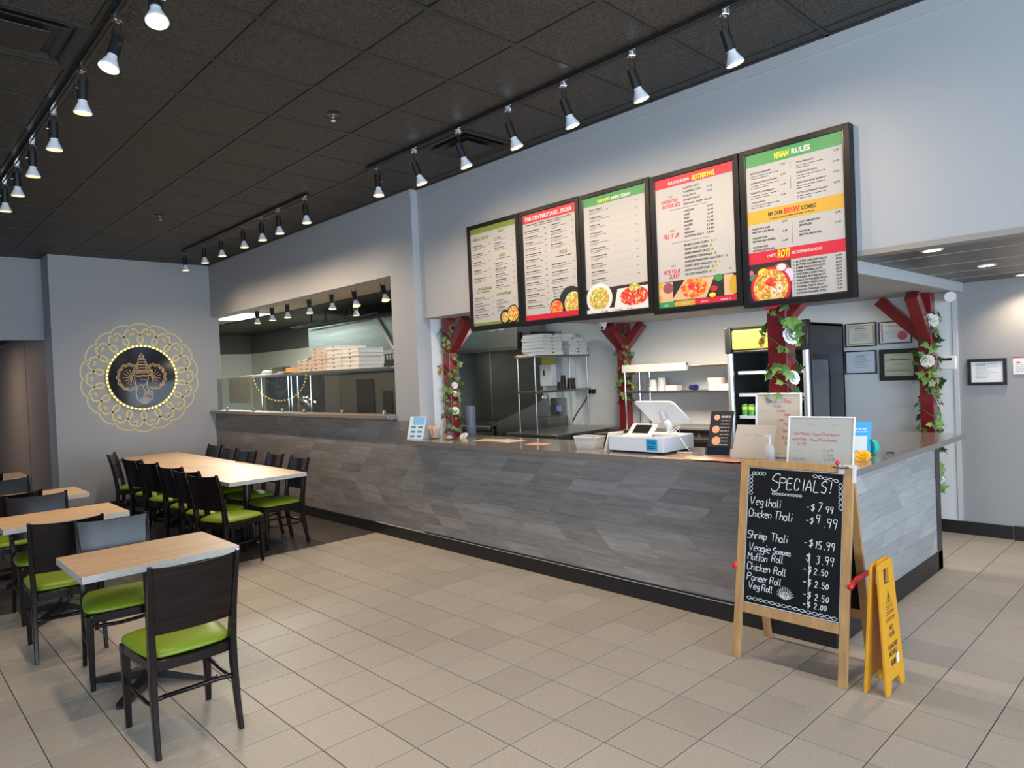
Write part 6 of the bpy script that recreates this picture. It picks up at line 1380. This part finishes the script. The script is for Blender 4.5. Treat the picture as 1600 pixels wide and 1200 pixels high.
obj('sheet', MB().fbox(F, 0, 0, 0.22, 0.150, 0, 0.006), CERW, t); obj('red_edge', MB().fbox(F, 0, 0.146, 0.22, 0.156, 0, 0.008), mat('notice_red', (0.50, 0.06, 0.06), 0.5), t)
m = MB().prism(Frame(F(0, 0, 0.0062), F.U, F.V), [(0.015, 0.107), (0.042, 0.115), (0.070, 0.107), (0.042, 0.099)], 0, 0.0006); obj('red_logo', m, MATS['notice_red'], t)
m = MB(); [bars(m, F, 0.02, 0.085 - 0.02 * k, 0.16, 0.004, 0.0065, 90 + k, 0.02) for k in range(4)]; obj('notice_print', m, MRKG, t, kind='stuff')
t = thing('thermostat', 'white wall thermostat with dark display right of the ivy column', 'thermostat', (-1.89, BY, 1.60))
obj('case', MB().box(-1.985, BY - 0.028, 1.555, -1.835, BY, 1.685), WHITEP, t, bevel=0.012, seg=3, smooth='auto'); obj('display', MB().box(-1.965, BY - 0.030, 1.640, -1.870, BY - 0.027, 1.665), BLKP, t)
def camdome(x, y, z, label, sx=1):
    t = thing('security_camera', label, 'camera', (x, y, z)); obj('camera_base', MB().lathe((x, y, z), [(0.055, 0), (0.055, -0.02), (0.045, -0.03)], 20), WHITEP, t, smooth='auto')
    obj('camera_dome', MB().lathe((x, y, z - 0.03), [(0.046, 0), (0.042, -0.03), (0.025, -0.055), (0.005, -0.062)], 20), WHITEP, t, smooth='auto')
    obj('camera_eye', MB().cyl((x + 0.02, y - 0.032, z - 0.062), (x + 0.026, y - 0.044, z - 0.072), 0.014, seg=12), BLKP, t)
camdome(-5.55, 6.9, 2.285, 'white dome security camera under the ceiling, beside the rear left column')
t = thing('security_camera', 'white tube camera on the corner by the corridor ceiling', 'camera', (-1.88, BY, 2.27))
obj('camera_body', MB().cyl((-1.86, 7.48, 2.24), (-1.83, 7.36, 2.23), 0.048, seg=18), WHITEP, t, smooth='auto'); obj('camera_bracket', MB().box(-1.90, 7.44, 2.25, -1.84, 7.54, 2.32), WHITEP, t)
t = thing('downlight', 'round downlight below the third menu board', 'ceiling light', (-3.55, 5.6, 2.285))
obj('downlight_rim', MB().lathe((-2.98, 4.75, 2.278), [(0.06, 0.007), (0.06, 0), (0.045, 0), (0.045, 0.004)], 24), WHITEP, t); obj('lamp_face', MB().cyl((-2.98, 4.75, 2.279), (-2.98, 4.75, 2.284), 0.043, seg=20), DLITE, t)
spot('counter_downlight_and_fill', (-2.98, 4.75, 2.27), (-2.98, 4.75, 0), 30, 120, 0.8)
for x in (-3.9, -5.0): spot('counter_downlight_and_fill', (x, 6.6, 2.27), (x, 6.9, 0), 42, 140, 0.8)  # fill over the rear counter, no downlight fixtures at these two spots

# ================================================================== kitchen seen through the pass-through
t = thing('pass_shelf', 'long stainless pick-up shelf inside the pass-through', 'shelf', (-8.8, 4.8, 1.8))
obj('shelf_top', MB().box(-11.4, 4.62, 1.785, -6.16, 5.08, 1.835), STEEL, t, bevel=0.004)
for x in (-10.65, -9.72, -9.62, -9.42, -9.03): obj('shelf_leg', MB().cyl((x, 4.66, 0.9), (x, 4.66, 1.785), 0.014, seg=8), CHROME, t)
obj('shade_backing', MB().box(-11.4, 5.055, 0.95, -9.30, 5.075, 1.785), mat('shade_backing_dark', (0.05, 0.05, 0.045), 0.5), t)  # dark sheet added so the space behind the glass stays dark
obj('under_counter', MB().box(-11.4, 4.60, 0, -8.62, 5.10, 0.95), mat('cooler_grey', (0.13, 0.125, 0.11), 0.45), t)
t = thing('upright_cooler', 'dark stainless cooler cabinet under the right half of the pick-up shelf', 'cooler', (-7.4, 4.9, 0))
obj('cooler_body', MB().box(-8.60, 4.64, 0, -6.2, 5.06, 1.78), mat('cooler_grey', (0.13, 0.125, 0.11), 0.45), t, bevel=0.003)
obj('cooler_door', MB().box(-7.75, 4.625, 0.2, -7.35, 4.64, 1.70).box(-7.15, 4.625, 0.2, -6.95, 4.64, 1.55), BROWNBLACK, t, bevel=0.003)
prop('cream_sheet', 'blank cream sheet fixed to the inside of the sneeze guard, left end', 'notice', MB().box(-10.67, 4.1542, 1.42, -9.88, 4.158, 1.795), mat('dull_cream', (0.55, 0.52, 0.46), 0.7), (-10.28, 4.156, 1.6))  # plain cream sheet set just inside the left pane
t = thing('meat_slicer', 'shiny silver appliance under the pick-up shelf', 'appliance', (-9.2, 4.9, 0.95))
obj('slicer_body', MB().lathe((-9.25, 4.75, 1.33), [(0.05, 0), (0.12, 0.03), (0.15, 0.09), (0.10, 0.17), (0.04, 0.19)], 14, (0.3, -0.6, 0.6)), CHROME, t, smooth='auto')
obj('slicer_base', MB().box(-9.42, 4.65, 0.95, -9.05, 4.95, 1.33), STEELD, t)
SZ = 1.835; GL2 = 'pizza boxes on the pick-up shelf'
def col_boxes(x, w, n, label, fm, z0=SZ, h=0.047):
    for k in range(n): pizza_box('', x + rr.uniform(-.008, .008), 4.84 + rr.uniform(-.008, .008), z0 + h * k + 0.0005 * k, w, 0.38, h, rr.uniform(-1.5, 1.5), (['bottom', 'second', 'third', 'fourth', 'fifth', 'sixth'][k]) + ' pizza box ' + label, GL2, '-y', fm)
col_boxes(-9.17, 0.40, 3, 'in the low leftmost stack on the pick-up shelf', TAN, h=0.055)
col_boxes(-8.75, 0.40, 6, 'in the middle stack on the pick-up shelf', TAN, h=0.052)
col_boxes(-8.33, 0.40, 6, 'in the tall white stack on the pick-up shelf', CARD, h=0.053)
col_boxes(-7.91, 0.40, 5, 'in the rightmost white stack on the pick-up shelf', CARD, h=0.053)
t = thing('open_food_box', 'open orange food box left of the pizza box stacks', 'box', (-9.65, 4.8, SZ))
obj('box_body', MB().box(-9.82, 4.68, SZ, -9.42, 4.90, SZ + 0.08), mat('orange_kraft', (0.72, 0.36, 0.14), 0.6), t); obj('box_lid', MB().prism(Frame((-9.82, 4.90, SZ + 0.08), (1, 0, 0.35), (0, 0.2, 1)), [(0, 0), (0.28, 0), (0.28, 0.05), (0, 0.06)], 0, 0.01), mat('pale_kraft', (0.72, 0.52, 0.30), 0.6), t)
prop('white_bowl', 'upturned white bowl at the left of the pick-up shelf', 'bowl', MB().lathe((-10.72, 4.8, SZ), [(0.10, 0), (0.09, 0.04), (0.05, 0.065), (0.01, 0.07)], 18), WHITEP, (-10.72, 4.8, SZ), smooth='auto')
prop('green_tray', 'dull green tray stack left on the pick-up shelf', 'tray', MB().lathe((-10.45, 4.88, SZ), [(0.11, 0), (0.13, 0.09), (0.17, 0.10), (0.17, 0.11)], 18), mat('dull_green', (0.20, 0.22, 0.14), 0.5), (-10.45, 4.88, SZ), smooth='auto')
prop('red_ladle', 'red handled utensil lying on the pick-up shelf', 'utensil', MB().cyl((-10.05, 4.66, SZ + 0.012), (-9.85, 4.68, SZ + 0.012), 0.012, seg=8), mat('utensil_red', (0.55, 0.04, 0.05), 0.4), (-9.95, 4.67, SZ))
prop('white_plate', 'white plate lying on the pick-up shelf', 'plate', MB().lathe((-9.70, 4.66, SZ), [(0.06, 0), (0.12, 0.012), (0.12, 0.016)], 20), WHITEP, (-9.70, 4.66, SZ), smooth='auto')
prop('spice_tin', 'small pale tin above the leftmost pizza boxes', 'tin', MB().box(-9.30, 5.02, SZ, -9.18, 5.07, SZ + 0.30), mat('pale_mint', (0.55, 0.62, 0.56), 0.5), (-9.24, 5.04, SZ))
# hood of the kitchen
t = thing('kitchen_hood', 'large stainless kitchen hood seen through the pass-through', 'hood', (-10.2, 6.2, 2.1))
obj('hood_shell', MB().box(-11.62, 6.0, 2.13, -8.6, 6.9, 2.655), mat('hood_steel', (0.13, 0.16, 0.15), 0.45, 0.5, noise=(0.15, (2, 2, 20), 3)), t, bevel=0.003)
obj('hood_lip', MB().box(-11.62, 5.97, 2.07, -8.6, 6.02, 2.13), STEELD, t)
obj('hood_reflection', MB().cyl((-9.32, 5.97, 2.63), (-8.86, 5.97, 2.12), 0.02, seg=10), mat('hood_reflection_cream', (0.60, 0.54, 0.42), 0.4), t)  # cream rod put in for the slanting reflection on the hood front
ft = MB()
for k in range(12): ft.box(-9.6 + k * 0.085, 5.98, 1.98, -9.55 + k * 0.085, 6.0, 2.06)
obj('filter_slots', ft, STEELD, t, kind='stuff'); obj('hood_back', MB().box(-11.6, 6.85, 0.9, -9.32, 6.9, 2.1), STEELD, t)
t = thing('hanging_rack', 'thin dark pipes and rack hanging above the kitchen hood', 'rack', (-10.6, 5.8, 2.8))
obj('rack_bar', MB().cyl((-11.7, 5.8, 2.66), (-9.0, 5.8, 2.70), 0.014, seg=8).cyl((-11.6, 5.65, 2.66), (-9.4, 5.65, 2.70), 0.010, seg=8), BLKM, t)
obj('rack_hanger', MB().cyl((-11.1, 5.8, 2.66), (-11.1, 5.8, 2.90), 0.012, seg=6).cyl((-10.6, 5.8, 2.67), (-10.6, 5.8, 2.90), 0.010, seg=6).cyl((-9.8, 5.8, 2.68), (-9.8, 5.8, 2.90), 0.025, seg=8), BLKM, t)
